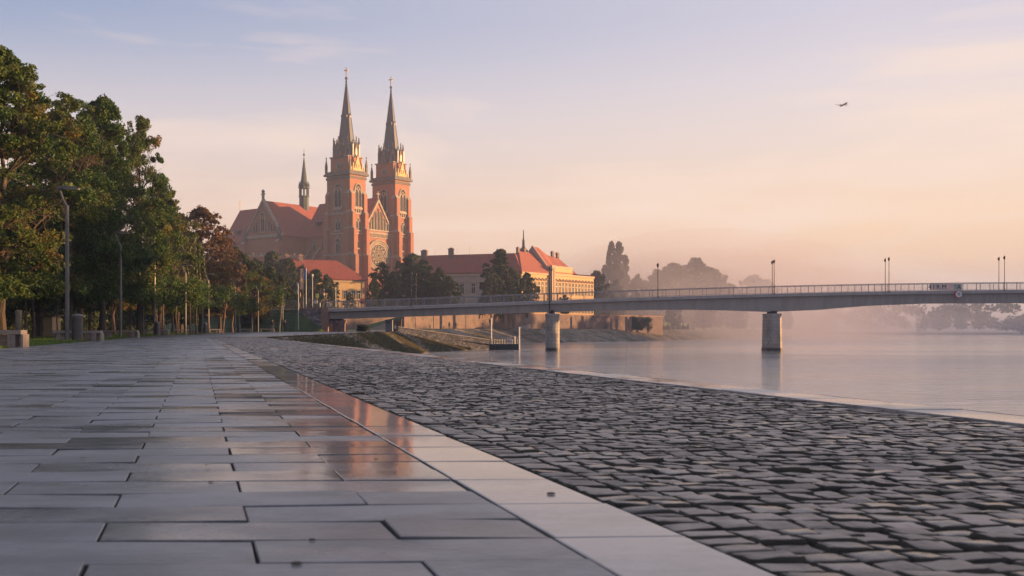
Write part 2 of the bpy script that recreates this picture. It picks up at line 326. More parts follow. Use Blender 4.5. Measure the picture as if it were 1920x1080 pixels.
    L(n3.outputs['Fac'],bp.inputs['Height']); L(bp.outputs[0],b.inputs['Normal'])
    return m
M['slab']=wetmat('wet_paving_slab',(.25,.246,.25),(.15,.149,.155),.38,.12,wetbias=.44,bump=.7,soft=.16,pud=.27,wav=.35,tr=.34,stain=.9)
M['band']=wetmat('wet_kerb_stone',(.44,.41,.39),(.34,.315,.30),.27,.08,wetbias=.47,bump=.4,soft=.22,pud=.33,wav=.14,stain=.6,tr=.3)
M['sett']=wetmat('worn_stone_setts',(.42,.35,.29),(.032,.028,.026),.55,.20,wetbias=.54,bump=2.2,tw=.62,tr=.5,wav=.7)
M['joint']=mat('mossy_sand_dark_sides',(.055,.049,.036),(.024,.022,.017),scale=6,rough=.9,world=True,c3=(.05,.052,.02))
M['kerb2']=wetmat('outer_kerb_stone',(.50,.46,.43),(.38,.35,.33),.4,.08,wetbias=.52,bump=.3,soft=.1)

# ------------------------------------------------------------------ ground lines
def gz(Y): return float(np.interp(Y,[50,62,75,90,105,125,140,160,200,238],[0,.03,.08,.14,.19,.28,.32,.34,.7,1.0]))
def lbx(Y): return float(np.interp(Y,[-10,0,25,41,59.5,80,90,105,120,132,140,147,156,170,190],[-1.65,-4.75,-12.5,-17.2,-22.6,-27.6,-28.8,-31.2,-32.6,-33.2,-32.2,-28.5,-25.2,-25.5,-26]))
def ex(Y): return float(np.interp(Y,[-10,62,75,90,110,140,165,200,238],[7.1,-15.2,-16.2,-16.5,-17,-17.1,-17.5,-16,-12]))
# land: waterline -> bank top -> inland
sec=[]
for Y in (-60,-30,-10,0,10,20,30,40,50,56,62,68,75,82,90,100,110,120,130):
    t=4.0-.31*Y if Y<60 else ex(Y); sec.append(((t+6.4,Y),(t,Y)))
sec+=[((-9.3,140),(-17.1,140)),((-4.8,152),(-17.3,152)),((-3.2,165),(-17.5,165)),((-1.5,200),(-16,200)),((2,238),(-12,238)),((8,262),(-3,268)),((22,272),(15,286)),
      ((63,347),(56,362)),((120,500),(112,512)),((198,690),(188,700)),((204,730),(190,735)),((150,1000),(130,1000))]
mb=MB(); sl=MB()
for (w0,t0),(w1,t1) in zip(sec,sec[1:]):
    z0=gz(t0[1]) if t0[1]<=238 else 1.1; z1=gz(t1[1]) if t1[1]<=238 else 1.1
    lo=.05 if t1[1]<165 else 0
    mb.add([(t0[0],t0[1],z0-lo),(t1[0],t1[1],z1-lo),(-900,t1[1],z1-lo),(-900,t0[1],z0-lo)],[(0,1,2,3)])
    n=10
    for k in range(n):
        a,b_=k/n,(k+1)/n
        P=lambda w,t,z,s:(t[0]+(w[0]-t[0])*s,t[1]+(w[1]-t[1])*s,z-.03+(WATER-.6-z)*s)
        sl.add([P(w0,t0,z0,a),P(w0,t0,z0,b_),P(w1,t1,z1,b_),P(w1,t1,z1,a)],[(0,1,2,3)],0)
tag(mb.build('ground',M['grass']),kind='structure')
# revetment: stone pitched near, grassy further along
m,t,b=newmat('stone_revetment'); L=t.links.new; nd=t.nodes.new
g=nd('ShaderNodeNewGeometry'); mp=nd('ShaderNodeMapping'); mp.inputs['Rotation'].default_value=(0,0,R(28)); mp.inputs['Scale'].default_value=(1,.35,1); L(g.outputs['Position'],mp.inputs[0])
v=nd('ShaderNodeTexVoronoi'); v.inputs['Scale'].default_value=.9; L(mp.outputs[0],v.inputs['Vector'])
n=nd('ShaderNodeTexNoise'); n.inputs['Scale'].default_value=.23; n.inputs['Detail'].default_value=8; n.inputs['Roughness'].default_value=.6; L(g.outputs['Position'],n.inputs['Vector'])
r1=nd('ShaderNodeValToRGB'); e=r1.color_ramp.elements; e[0].color=cl((.30,.235,.165)); e[1].color=cl((.15,.12,.085)); e[0].position=.0; e[1].position=.8
L(v.outputs['Distance'],r1.inputs[0])
r2=nd('ShaderNodeValToRGB'); e=r2.color_ramp.elements; e[0].position=.47; e[0].color=(0,0,0,1); e[1].position=.6; e[1].color=(1,1,1,1); L(n.outputs['Fac'],r2.inputs[0])
mx=nd('ShaderNodeMixRGB'); L(r2.outputs[0],mx.inputs[0]); L(r1.outputs[0],mx.inputs[1]); mx.inputs[2].default_value=cl((.07,.066,.028)); L(mx.outputs[0],b.inputs['Base Color'])
b.inputs['Roughness'].default_value=.85; bp=nd('ShaderNodeBump'); bp.inputs['Strength'].default_value=.6; bp.inputs['Distance'].default_value=.06; L(v.outputs['Distance'],bp.inputs['Height']); L(bp.outputs[0],b.inputs['Normal'])
M['revet']=m
gr=nd('ShaderNodeTexNoise'); gr.inputs['Scale'].default_value=1.4; gr.inputs['Detail'].default_value=9; gr.inputs['Roughness'].default_value=.7; L(g.outputs['Position'],gr.inputs['Vector'])
gx_=nd('ShaderNodeMapRange'); gx_.inputs[1].default_value=.3; gx_.inputs[2].default_value=.7; gx_.inputs[3].default_value=.45; gx_.inputs[4].default_value=1.35; L(gr.outputs['Fac'],gx_.inputs[0])
m3=nd('ShaderNodeMixRGB'); m3.blend_type='MULTIPLY'; m3.inputs[0].default_value=1; L(mx.outputs[0],m3.inputs[1]); L(gx_.outputs[0],m3.inputs[2]); L(m3.outputs[0],b.inputs['Base Color'])
tag(sl.build('river_bank',M['revet']),kind='structure')

# water -------------------------------------------------------------
m,t,b=newmat('river_water'); L=t.links.new; nd=t.nodes.new
b.inputs['Base Color'].default_value=(.42,.375,.335,1); b.inputs['Roughness'].default_value=.07; b.inputs['IOR'].default_value=1.5
g=nd('ShaderNodeNewGeometry'); 
def nz(scale,sc,det,dist=0):
    mp=nd('ShaderNodeMapping'); mp.inputs['Scale'].default_value=sc; mp.inputs['Rotation'].default_value=(0,0,R(-12)); L(g.outputs['Position'],mp.inputs[0])
    n=nd('ShaderNodeTexNoise'); n.inputs['Scale'].default_value=scale; n.inputs['Detail'].default_value=det; n.inputs['Roughness'].default_value=.55; n.inputs['Distortion'].default_value=dist; L(mp.outputs[0],n.inputs['Vector']); return n
n1=nz(1.3,(.4,1,1),8,.5); n2=nz(.12,(.35,1,1),4,.8)
ad=nd('ShaderNodeMath'); ad.operation='MULTIPLY_ADD'; L(n2.outputs['Fac'],ad.inputs[0]); ad.inputs[1].default_value=1.6; L(n1.outputs['Fac'],ad.inputs[2])
n3=nz(.035,(.3,1,1),3,1.0); st=nd('ShaderNodeMapRange'); st.inputs[1].default_value=.35; st.inputs[2].default_value=.65; st.inputs[3].default_value=.16; st.inputs[4].default_value=.70; L(n3.outputs['Fac'],st.inputs[0])
bp=nd('ShaderNodeBump'); bp.inputs['Distance'].default_value=.35; L(st.outputs[0],bp.inputs['Strength']); L(ad.outputs[0],bp.inputs['Height']); L(bp.outputs[0],b.inputs['Normal'])
M['water']=m
mb=MB(); mb.add([(-60,-300,WATER),(3000,-300,WATER),(3000,2600,WATER),(-60,2600,WATER)],[(0,1,2,3)])
tag(mb.build('river_water',M['water']),kind='structure')

# ------------------------------------------------------------------ paving as laid stones
rng=np.random.default_rng(5)
def skew(u,v):
    X=(u-.31*v)/(1+.0124); return X, v+.04*X
def stones(cells, inset, nsub, hgt, tilt, pillow, jit, skirt=.03, bev=0):
    """cells: (u0,u1,v0,v1). each stone: (nsub+1)^2 top grid + skirt ring"""
    c=np.array(cells,dtype=np.float64); n=len(c); k=nsub+1; ds_=[0,1,2] if nsub>=5 else [0,1]
    w=c[:,1]-c[:,0]; d=c[:,3]-c[:,2]
    s=np.linspace(0,1,k)
    # corner jitter
    cj=rng.normal(0,jit,(n,4,2))
    gu,gv=np.meshgrid(s,s,indexing='xy')           # k,k
    gu=gu.ravel(); gv=gv.ravel()
    U=c[:,0,None]+inset+(w-2*inset)[:,None]*gu
    V=c[:,2,None]+inset+(d-2*inset)[:,None]*gv
    wt=np.stack([(1-gu)*(1-gv),gu*(1-gv),gu*gv,(1-gu)*gv],0)   # 4,kk
    U=U+np.einsum('nc,ck->nk',cj[:,:,0],wt); V=V+np.einsum('nc,ck->nk',cj[:,:,1],wt)
    GU=np.broadcast_to(gu,(n,k*k)); GV=np.broadcast_to(gv,(n,k*k))
    if bev:      # narrow chamfer: rings at fixed distances from the edge
        ui=np.tile(np.arange(k),k); vi=np.repeat(np.arange(k),k)
        ds=[0,bev] if nsub<5 else [0,.3*bev,bev]
        def pos(q,wd):
            o=np.empty((n,k*k))
            for i_ in range(k):
                m_=q==i_
                if i_<len(ds): val=ds[i_]/wd
                elif k-1-i_<len(ds): val=1-ds[k-1-i_]/wd
                else: val=np.full(n,i_/(k-1.))
                o[:,m_]=val[:,None]
            return o
        GU=pos(ui,w); GV=pos(vi,d)
        iu=inset+(.0008 if pillow<.004 else 0)
        wt=np.stack([(1-GU)*(1-GV),GU*(1-GV),GU*GV,(1-GU)*GV],0)
        U=c[:,0,None]+iu+(w-2*iu)[:,None]*GU+np.einsum('nc,cnk->nk',cj[:,:,0],wt); V=c[:,2,None]+inset+(d-2*inset)[:,None]*GV+np.einsum('nc,cnk->nk',cj[:,:,1],wt)
    X,Y=skew(U,V)
    eu=np.minimum(gu,1-gu)*2; ev=np.minimum(gv,1-gv)*2
    ed=np.clip(np.minimum(eu*1.0,ev*1.0)/.30,0,1)
    if bev:
        lv=np.minimum(np.minimum(ui,k-1-ui),np.minimum(vi,k-1-vi)); L_=len(ds)-1
        ed=np.clip(lv/L_,0,1)**(1 if L_==1 else .6)
    H=-pillow*(1-ed)**2
    H=H[None,:]+rng.normal(0,hgt,(n,1))+rng.normal(0,tilt,(n,1))*(GU-.5)*w[:,None]+rng.normal(0,tilt,(n,1))*(GV-.5)*d[:,None]
    if pillow>.003: H=H+rng.normal(0,pillow*.11,(n,k*k))*ed
    base=np.interp(Y,[50,62,75],[0,.03,.08]); H=H+base
    top=np.stack([X,Y,H],2)                         # n,kk,3
    ringi=[i for i in range(k)]+[k-1+k*i for i in range(1,k)]+[k*(k-1)+i for i in range(k-2,-1,-1)]+[k*i for i in range(k-2,0,-1)]
    ring=top[:,ringi,:].copy(); ring[:,:,2]=base[:,ringi]-skirt
    nv=k*k+len(ringi); V_=np.concatenate([top,ring],1).reshape(-1,3)
    f=[]
    for a in range(nsub):
        for b_ in range(nsub):
            i=a*k+b_; f.append((i,i+1,i+k+1,i+k))
    m_=len(ringi)
    for j in range(m_):
        f.append((ringi[j],k*k+j,k*k+(j+1)%m_,ringi[(j+1)%m_]))
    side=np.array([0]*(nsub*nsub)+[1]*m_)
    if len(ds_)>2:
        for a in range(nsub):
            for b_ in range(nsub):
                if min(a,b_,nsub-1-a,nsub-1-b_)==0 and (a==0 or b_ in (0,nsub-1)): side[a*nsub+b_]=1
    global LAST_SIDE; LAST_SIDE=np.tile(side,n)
    f=np.array(f); Fc=(f[None]+(np.arange(n)*nv)[:,None,None]).reshape(-1,4)
    tint=np.repeat(rng.random(n),nv)
    return V_,Fc,tint
def joinst(parts):
    V=[];Fc=[];T=[];o=0
    for v_,f_,t_ in parts: V.append(v_);Fc.append(f_+o);T.append(t_);o+=len(v_)
    return np.concatenate(V),np.concatenate(Fc),np.concatenate(T)
YFAR=62
cells=[]
nrow=int((YFAR+2.5)/.203)
for i in range(nrow):
    v0=-2+i*.203; off=.72 if i%2 else .41
    j=0; u1=.72
    first=True
    while True:
        u0=(off-.61*(j+1)) if i%2 else (off-.61*j)
        X,Y=skew(u1,v0)
        if X<lbx(Y)+.02: break
        w_=u0
        Xl,Yl=skew(u0,v0)
        if Xl<lbx(Yl): w_=u0+(lbx(Yl)-Xl)
        if u1-w_>.05: cells.append((w_,u1,v0,v0+.203))
        u1=u0; j+=1
        if j>60: break
near=[c for c in cells if c[2]<9]; far=[c for c in cells if c[2]>=9]
V_,F_,T_=joinst([stones(near,.002,4,.0009,.0075,.0014,.0008,bev=.003),stones(far,.002,3,.0010,.0075,.0014,.0008,bev=.004)])
tag(npmesh('paving_slabs',V_,F_,M['slab'],attr=T_),kind='structure')
# kerb band between slabs and setts
cells=[(.725,1.0,-2+i*.406,-2+(i+1)*.406) for i in range(int((YFAR+2)/.406))]
V_,F_,T_=stones(cells,.0026,4,.0006,.0028,.0016,.0012,bev=.004)
tag(npmesh('kerb',V_,F_,M['band'],attr=T_*.8),kind='structure')
# setts
nearc=[];farc=[]
random.seed(3)
v0=-1.5;row=0
while v0<YFAR+6:
    d=random.uniform(.066,.082) if v0<16 else random.uniform(.10,.13)
    u=1.005
    ww=.115; (nearc if v0<13 else farc).append((u,u+ww,v0,v0+d)); u+=ww
    while u<3.60:
        ww=random.uniform(.075,.110) if v0<16 else random.uniform(.10,.16)
        if u+ww>3.56: ww=3.63-u
        (nearc if v0<13 else farc).append((u,u+ww,v0+random.uniform(-.003,.003),v0+d+random.uniform(-.003,.003))); u+=ww
    v0+=d; row+=1
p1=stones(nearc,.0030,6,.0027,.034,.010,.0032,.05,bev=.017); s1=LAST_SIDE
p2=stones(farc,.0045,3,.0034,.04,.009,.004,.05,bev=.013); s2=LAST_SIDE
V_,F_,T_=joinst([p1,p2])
tag(npmesh('cobblestone_pavement',V_,F_,[M['sett'],M['joint']],attr=T_,smooth=True,matidx=np.concatenate([s1,s2])),kind='structure')  # sett sides and rim painted dark mossy sand to deepen the joint shade
cells=[(3.64,3.99,-2+i*.9,-2+(i+1)*.9) for i in range(int((YFAR+1)/.9))]
V_,F_,T_=stones(cells,.003,4,.0012,.003,.002,.0006,bev=.008)
V_[:,2]+=.012
tag(npmesh('quay_kerb',V_,F_,M['kerb2'],attr=T_*.8),kind='structure')
mb=MB()
for i in range(22):
    a,b_=-2+i*3,-2+(i+1)*3-.01; P=[]
    for u_,v_ in ((3.992,a),(4.07,a),(4.07,b_),(3.992,b_)):
        X_,Y_=skew(u_,v_); P.append((X_,Y_,gz(Y_)+.004))
    mb.add(P+[(x,y,z-.5) for x,y,z in P],[(0,1,2,3),(0,4,5,1),(1,5,6,2),(2,6,7,3),(3,7,4,0)],0)
tag(mb.build('quay_edge',mat('dark_quay_edge',(.10,.08,.068),(.05,.042,.038),scale=3,rough=.85,spec=.2)),kind='structure')
# bedding sand under the stones
def strip(name, fl, fr, ys, dz, mt):
    V=[];Fc=[]
    for i,Y in enumerate(ys):
        V+= [(fl(Y),Y,gz(Y)+dz),(fr(Y),Y,gz(Y)+dz)]
        if i: a=2*i; Fc.append((a-2,a-1,a+1,a))
    o=MB(); o.add(V,Fc); return tag(o.build(name,mt),kind='structure')
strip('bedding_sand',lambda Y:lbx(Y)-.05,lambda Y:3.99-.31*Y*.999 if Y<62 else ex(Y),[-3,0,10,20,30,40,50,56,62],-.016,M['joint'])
# far promenade paving and kerb line
strip('promenade',lambda Y:lbx(Y),lambda Y:ex(Y)-.3,[61.5,64,68,75,82,90,97,105,112,120,125,132,140,147,156,165,180,190],.004,M['asph'])
strip('bank_edge',lambda Y:ex(Y)-.32,lambda Y:ex(Y)+.08,[60.8,64,68,75,82,90,97,105,112,120,125,132,140,150,165],.010,M['kerb2'])
# a far stretch of setts continuing up the bend
strip('far_setts',lambda Y:float(np.interp(Y,[61,68,76],[-18,-19.3,-18.5])),lambda Y:ex(Y)-.34,[61.5,64,68,72,76],.012,M['sett'])

# ================================================================== CHURCH
A38=R(-38)
church=thing('church','twin spired red brick gothic church with red tiled roofs, low sun on its front','church',(-68.8,430,4),A38)
D4=Matrix.Translation((0,0,-4))
def arch(w,h,hs,n=7,cx=0,z0=0):
    """pointed arch outline, springing at height hs, counter-clockwise"""
    p=[(cx-w/2,z0),(cx+w/2,z0),(cx+w/2,z0+hs)]
    for i in range(1,n): 
        t=i/n; p.append((cx+w/2*(1-t**1.6),z0+hs+(h-hs)*math.sin(t*math.pi/2)**.95))
    p.append((cx,z0+h))
    for i in range(n-1,0,-1):
        t=i/n; p.append((cx-w/2*(1-t**1.6),z0+hs+(h-hs)*math.sin(t*math.pi/2)**.95))
    p.append((cx-w/2,z0+hs)); return p
# wall planes (local): face F: outward +x ("front");  face L: outward -y ("left")
def plane_front(x,y,z=0): return D4@Matrix.Translation((x,y,z))@Matrix.Rotation(R(90),4,'Z')     # plane x axis -> +y, outward(-y) -> +x
def plane_left(x,y,z=0):  return D4@Matrix.Translation((x,y,z))                                   # plane x axis -> +x, outward(-y)
def gothic_window(PM,w,h,lights,parent,name='window',sill=True,tracery=True,fr=.35,rel=.3,hood=False,blind=False):
    m=MB(PM); hs=h*.68
    o=arch(w+2*fr,h+fr,hs,z0=-.01); i_=arch(w,h-fr*.3,hs,z0=fr*.6)
    m.ring(o,i_,-rel,.05,0)
    m.extr(i_,-.06,.02,1)
    if lights>1:
        for k in range(1,lights):
            x=-w/2+w*k/lights; m.box(x-.11,x+.11,-rel+.06,-.02,fr*.5,hs+.1,0)
        lw=w/lights
        for k in range(lights):
            cx=-w/2+lw*(k+.5); top=arch(lw*.98,lw*1.1,.15,5,cx,hs-.3); inn=arch(lw*.62,lw*.8,.15,5,cx,hs-.3); m.ring(top,inn,-rel+.08,-.02,0)
        if tracery:
            n=14; r=w*.26; zc=hs+(h-hs)*.42; rg=[(r*math.cos(2*math.pi*q/n),zc+r*math.sin(2*math.pi*q/n)) for q in range(n)]; ri=[(x*.6,zc+(z-zc)*.6) for x,z in rg]; m.ring(rg,ri,-rel+.05,-.02,0)
    if sill: m.box(-w/2-fr-.2,w/2+fr+.2,-rel-.25,0.05,-.5,-.02,0)
    if hood: 
        m.extr([(-w*.75,h-.3),(-w*.62,h-.9),(0,h+.6),(w*.62,h-.9),(w*.75,h-.3),(0,h+1.6)],-rel-.3,.0,0)
    return m.build(name,[M['trim'],M['glass']],parent)
def cross(m,x,y,z,h,mi=0,t=.16,rot=False):
    m.box(x-t,x+t,y-t,y+t,z,z+h,mi)
    if rot: m.box(x-t*.9,x+t*.9,y-h*.27,y+h*.27,z+h*.62,z+h*.62+2*t,mi)
    else: m.box(x-h*.27,x+h*.27,y-t*.9,y+t*.9,z+h*.62,z+h*.62+2*t,mi)
def pinnacle(x,y,z,h,w,parent,name='pinnacle'):
    m=MB(D4); m.box(x-w/2,x+w/2,y-w/2,y+w/2,z,z+h*.45,0); m.lathe((x,y,z+h*.45),[(w*.78,0),(w*.05,h*.5)],4,0,ph=R(45)); m.lathe((x,y,z+h*.9),[(.02,0),(w*.32,h*.04),(w*.32,h*.09),(.02,h*.13)],6,0)
    return m.build(name,M['dtrim'],parent)
def make_tower(q0,k):
    """k scales heights above the shaft base a touch"""
    Z=lambda z:4+(z-4)*k
    cx,cy=-7.2,q0+4.6; x0,x1,y0,y1=-14.4,0,q0,q0+9.2
    m=MB(D4); m.box(x0,x1,y0,y1,1,Z(67.2),0)
    tw=m.build('tower',M['brick'],church)
    # string courses and cornice
    for z,h,p,nm in ((32.8,.6,.28,'string_course'),(42,.6,.28,'string_course'),(50.4,.7,.4,'string_course'),(65.6,1.0,.35,'frieze'),(67.2,.9,1.05,'cornice')):
        m=MB(D4); m.box(x0-p,x1+p,y0-p,y1+p,Z(z),Z(z)+h,0)
        if nm=='cornice': m.box(x0-.6,x1+.6,y0-.6,y1+.6,Z(z)+h,Z(z)+h+.9,0)
        m.build(nm,M['trim'] if z<60 else M['dtrim'],tw)
    # buttresses: stepped, two at each corner
    steps=((1,32.8,3.5),(32.8,44,2.6),(44,51,1.8),(51,59,1.1))
    for sy,ya in ((1,y0),(1,y1-1.9)):          # front (+x) and back
        for dx in (1,-1):
            m=MB(D4)
            for a,b_,p in steps:
                X=(x1,x1+p) if dx>0 else (x0-p,x0)
                m.box(X[0],X[1],ya,ya+1.9,Z(a),Z(b_),0)
                # weathered stone top
                xs=[X[0],X[1],X[0]] if dx>0 else [X[1],X[0],X[1]]
                e=.06; zt=Z(b_); tip=1.6
                m.add([(X[0]-e if dx<0 else X[0],ya-e,zt),(X[1]+(e if dx>0 else 0),ya-e,zt),(X[1]+(e if dx>0 else 0),ya+1.9+e,zt),(X[0]-e if dx<0 else X[0],ya+1.9+e,zt),
                       ((x1 if dx>0 else x0),ya-e,zt+tip),((x1 if dx>0 else x0),ya+1.9+e,zt+tip)],
                      [(0,1,4),(3,5,2),(0,4,5,3),(1,2,5,4),(0,3,2,1)],1)
            m.build('buttress',[M['brick'],M['trim']],tw)
    for xa in (x1-1.9,x0):
        for dy in (-1,1):
            m=MB(D4)
            for a,b_,p in steps:
                p*=.72
                Yr=(y0-p,y0) if dy<0 else (y1,y1+p)
                m.box(xa,xa+1.9,Yr[0],Yr[1],Z(a),Z(b_),0)
                e=.06; zt=Z(b_); tip=1.5; yi=y0 if dy<0 else y1; yo=Yr[0]-e if dy<0 else Yr[1]+e
                m.add([(xa-e,yi,zt),(xa-e,yo,zt),(xa+1.9+e,yo,zt),(xa+1.9+e,yi,zt),(xa-e,yi,zt+tip),(xa+1.9+e,yi,zt+tip)],
                      [(0,1,4),(3,5,2),(0,4,5,3),(1,2,5,4),(0,3,2,1)],1)
            m.build('buttress',[M['brick'],M['trim']],tw)
    # windows
    for PMf,c in ((lambda z:plane_front(x1,cy,z),'f'),(lambda z:plane_left(cx,y0,z),'l')):
        w=3.5 if c=='f' else 4.2
        gothic_window(PMf(Z(53.4)),w,9.8,2,tw,'belfry_window',fr=.55,rel=.35)
        mm=MB(PMf(Z(50.9)));
        for s in (-1,0,1): mm.box(s*w*.36-.25,s*w*.36+.25,-.55,0,0.2,1.6,0)
        mm.box(-w/2-.6,w/2+.6,-.7,0,1.6,2.1,0); mm.build('balcony',M['trim'],tw)
        gothic_window(PMf(Z(43.6)),2.9,4.9,2,tw,'twin_window',tracery=False,fr=.35,rel=.3)
        if c=='f':
            gothic_window(PMf(Z(36)),.9,3,1,tw,'slit_window',fr=.25)
            gothic_window(PMf(Z(26.5)),1.1,4,1,tw,'slit_window',fr=.3,hood=True)
        else:
            gothic_window(PMf(Z(33.6)),2.3,6.4,2,tw,'arched_window',tracery=False,fr=.4,hood=True)
    # upper stage with clock and ornate gable
    m=MB(D4); m.box(x0+1.7,x1-1.7,y0+.6,y1-.6,Z(67.2),Z(75),0); m.box(x0+1.3,x1-1.3,y0+.2,y1-.2,Z(75),Z(75)+.5,1)
    m.build('clock_stage',[M['brick'],M['trim']],tw)
    m=MB(plane_left(cx,y0+.6,Z(71.3))); n=20
    o=[(1.55*math.cos(2*math.pi*i/n),1.55*math.sin(2*math.pi*i/n)) for i in range(n)]; i_=[(x*.78,z*.78) for x,z in o]
    m.ring(o,i_,-.3,.0,0); m.extr(i_,-.2,0,1); m.box(-.07,.07,-.26,-.2,-.05,1.0,0); m.box(-.05,.7,-.26,-.2,-.07,.07,0)
    m.build('clock_face',[M['trim'],M['slate']],tw)
    m=MB(plane_front(x1,cy,Z(68.9)));
    m.extr([(-2.4,0),(2.4,0),(1.4,2.6),(.5,5.2),(0,7.2),(-.5,5.2),(-1.4,2.6)],-.1,.5,0)
    n=16;o=[(1.0*math.cos(2*math.pi*i/n),2.2+1.0*math.sin(2*math.pi*i/n)) for i in range(n)]; i_=[(x*.6,2.2+(z-2.2)*.6) for x,z in o]; m.ring(o,i_,-.35,-.05,0)
    for s in (-1,1): m.box(s*2.6-.25,s*2.6+.25,-.15,.4,0,3.4,0); m.box(s*3.6-.2,s*3.6+.2,-.1,.3,0,1.8,0)
    m.build('ornate_gable',M['ochrestone'],tw)
    for X in (x0-.2,x1+.2):
        for Yp in (y0-.2,y1+.2): pinnacle(X,Yp,Z(68.2),7.2,.85,tw)
    # octagon drum with gablets
    a,b_=6.5,4.75; ph=R(22.5)
    m=MB(D4); m.lathe((cx,cy,Z(75)),[(1.0,0),(1.0,5.2*k),(.8,6.3*k)],8,0,a=a,b=b_,ph=ph)
    m.build('octagon_drum',M['slate'],tw)
    for j in range(8):
        t=2*math.pi*j/8; t0=t-R(22.5); t1=t+R(22.5)
        pa=Vector((cx+a*math.cos(t0),cy+b_*math.sin(t0),0)); pb=Vector((cx+a*math.cos(t1),cy+b_*math.sin(t1),0))
        mid=(pa+pb)/2; u=(pb-pa); ln=u.length; u.normalize(); nn=Vector((u.y,-u.x,0))
        if nn.dot(mid-Vector((cx,cy,0)))<0: nn=-nn
        PM=D4@Matrix(((u.x,-nn.x,0,mid.x),(u.y,-nn.y,0,mid.y),(0,0,1,Z(75.2)),(0,0,0,1)))
        g_=MB(PM); hw=ln*.44; hh=8.0*k
        g_.extr([(-hw*.86,0),(hw*.86,0),(0,hh*.9)],-.32,.1,0)
        g_.ring([(-hw,-.05),(hw,-.05),(0,hh)],[(-hw*.74,.35),(hw*.74,.35),(0,hh*.78)],-.5,.05,1)
        g_.extr(arch(hw*.62,hh*.42,hh*.26,5,0,.4),-.38,-.3,2)
        g_.lathe((0,-.2,hh-.1),[(.05,0),(.28,.35),(.28,.6),(.04,1.0)],6,1)
        g_.build('gablet',[M['brick'],M['dtrim'],M['slate']],tw)
        c_=MB(D4); vx,vy=pa.x,pa.y; c_.box(vx-.3,vx+.3,vy-.3,vy+.3,Z(75),Z(80.6),0); c_.lathe((vx,vy,Z(80.6)),[(.4,0),(.08,.9),(.3,1.2),(.3,1.5),(.04,1.8)],6,0); c_.build('corner_shaft',M['slate'],tw)
    # spire
    m=MB(D4); sc=1
    z0,z1=79.5,108.4
    m.lathe((cx,cy,Z(z0)),[(1,0),(.045,(z1-z0)*k)],8,0,a=4.35,b=3.2,ph=ph)
    for j in range(8):   # ribs
        t=2*math.pi*j/8+ph; m.tube((cx+4.4*math.cos(t),cy+3.25*math.sin(t),Z(z0)),(cx+.2*math.cos(t),cy+.2*math.sin(t),Z(z1)),.13,.06,4,0)
    m.build('spire',M['slate'],tw)
    for j in range(8):   # small lucarnes half way up
        t=2*math.pi*j/8; zz_=92.6; fr=(z1-zz_)/(z1-z0)*.93; X=cx+4.35*fr*math.cos(t); Yp=cy+3.2*fr*math.sin(t)
        l_=MB(D4); l_.box(X-.28,X+.28,Yp-.28,Yp+.28,Z(zz_),Z(zz_)+.9,0); l_.lathe((X,Yp,Z(zz_)+.9),[(.42,0),(.03,.9)],6,0); l_.build('lucarne',M['slate'],tw)
    m=MB(D4); m.lathe((cx,cy,Z(z1)-.3),[(.22,0),(.5,.3),(.25,.7),(.25,1.0),(.62,1.3),(.62,1.9),(.2,2.3)],8,0); 
    m.build('finial_ball',M['slate'],tw)
    m=MB(D4); cross(m,cx,cy,Z(z1)+1.9,4.4,0,.14,rot=True); cross(m,cx,cy,Z(z1)+1.9,4.4,0,.14); m.build('cross',M['gold'],tw)
make_tower(0,1.0); make_tower(27.2,1.012)
# west front between the towers
m=MB(D4); m.box(-2.5,-1.5,9.2,27.2,1,44.7,0); m.add([(-2.5,9.2,44.7),(-1.5,9.2,44.7),(-1.5,27.2,44.7),(-2.5,27.2,44.7),(-1.5,18.2,57.8),(-2.5,18.2,57.8)],[(1,2,4),(0,5,3),(0,1,4,5),(2,3,5,4)],0)
front=m.build('west_front',M['brick'],church)
PF=plane_front(-1.5,18.2,0)
m=MB(PF); m.ring([(-9.2,44.2),(9.2,44.2),(0,58.6)],[(-8,44.9),(8,44.9),(0,57)],-.45,1.1,0); cross(m,0,.2,58.3,3.6,0,.18); m.build('gable_coping',M['trim'],front)
m=MB(PF); m.box(-8.9,8.9,-.5,0,43.0,43.8,0); m.box(-8.9,8.9,-.3,0,41.2,41.6,0)
for i in range(22): m.box(-8.8+i*.8,-8.4+i*.8,-.42,0,41.6,43.0,0)
m.build('arcaded_string_course',M['trim'],front)
for x,h in ((0,9.6),(-1.9,8.2),(1.9,8.2),(-3.7,5.6),(3.7,5.6),(-5.3,3.3),(5.3,3.3)):
    gothic_window(plane_front(-1.5,18.2+x,44.6),1.05,h,1,front,'blind_lancet',fr=.24,rel=.28,sill=False)
m=MB(PF); n=36; cz=33.6
def circ(r,n=36): return [(r*math.cos(2*math.pi*i/n),cz+r*math.sin(2*math.pi*i/n)) for i in range(n)]
m.ring(circ(7.0),circ(6.5),-.7,0,0); m.ring(circ(6.3),circ(5.7),-.45,0,0); m.ring(circ(5.5),circ(4.8),-.35,0,0); m.extr(circ(4.85),-.12,0,1)
for k in range(12):
    t=2*math.pi*k/12; PMk=PF@Matrix.Translation((0,0,cz))@Matrix.Rotation(t,4,'Y'); mm=MB(PMk); mm.box(.9,4.8,-.32,-.1,-.11,.11,0); m.v+=[]; b0=len(m.v); m.v+=mm.v; m.f+=[tuple(b0+i for i in f) for f in mm.f]; m.m+=mm.m
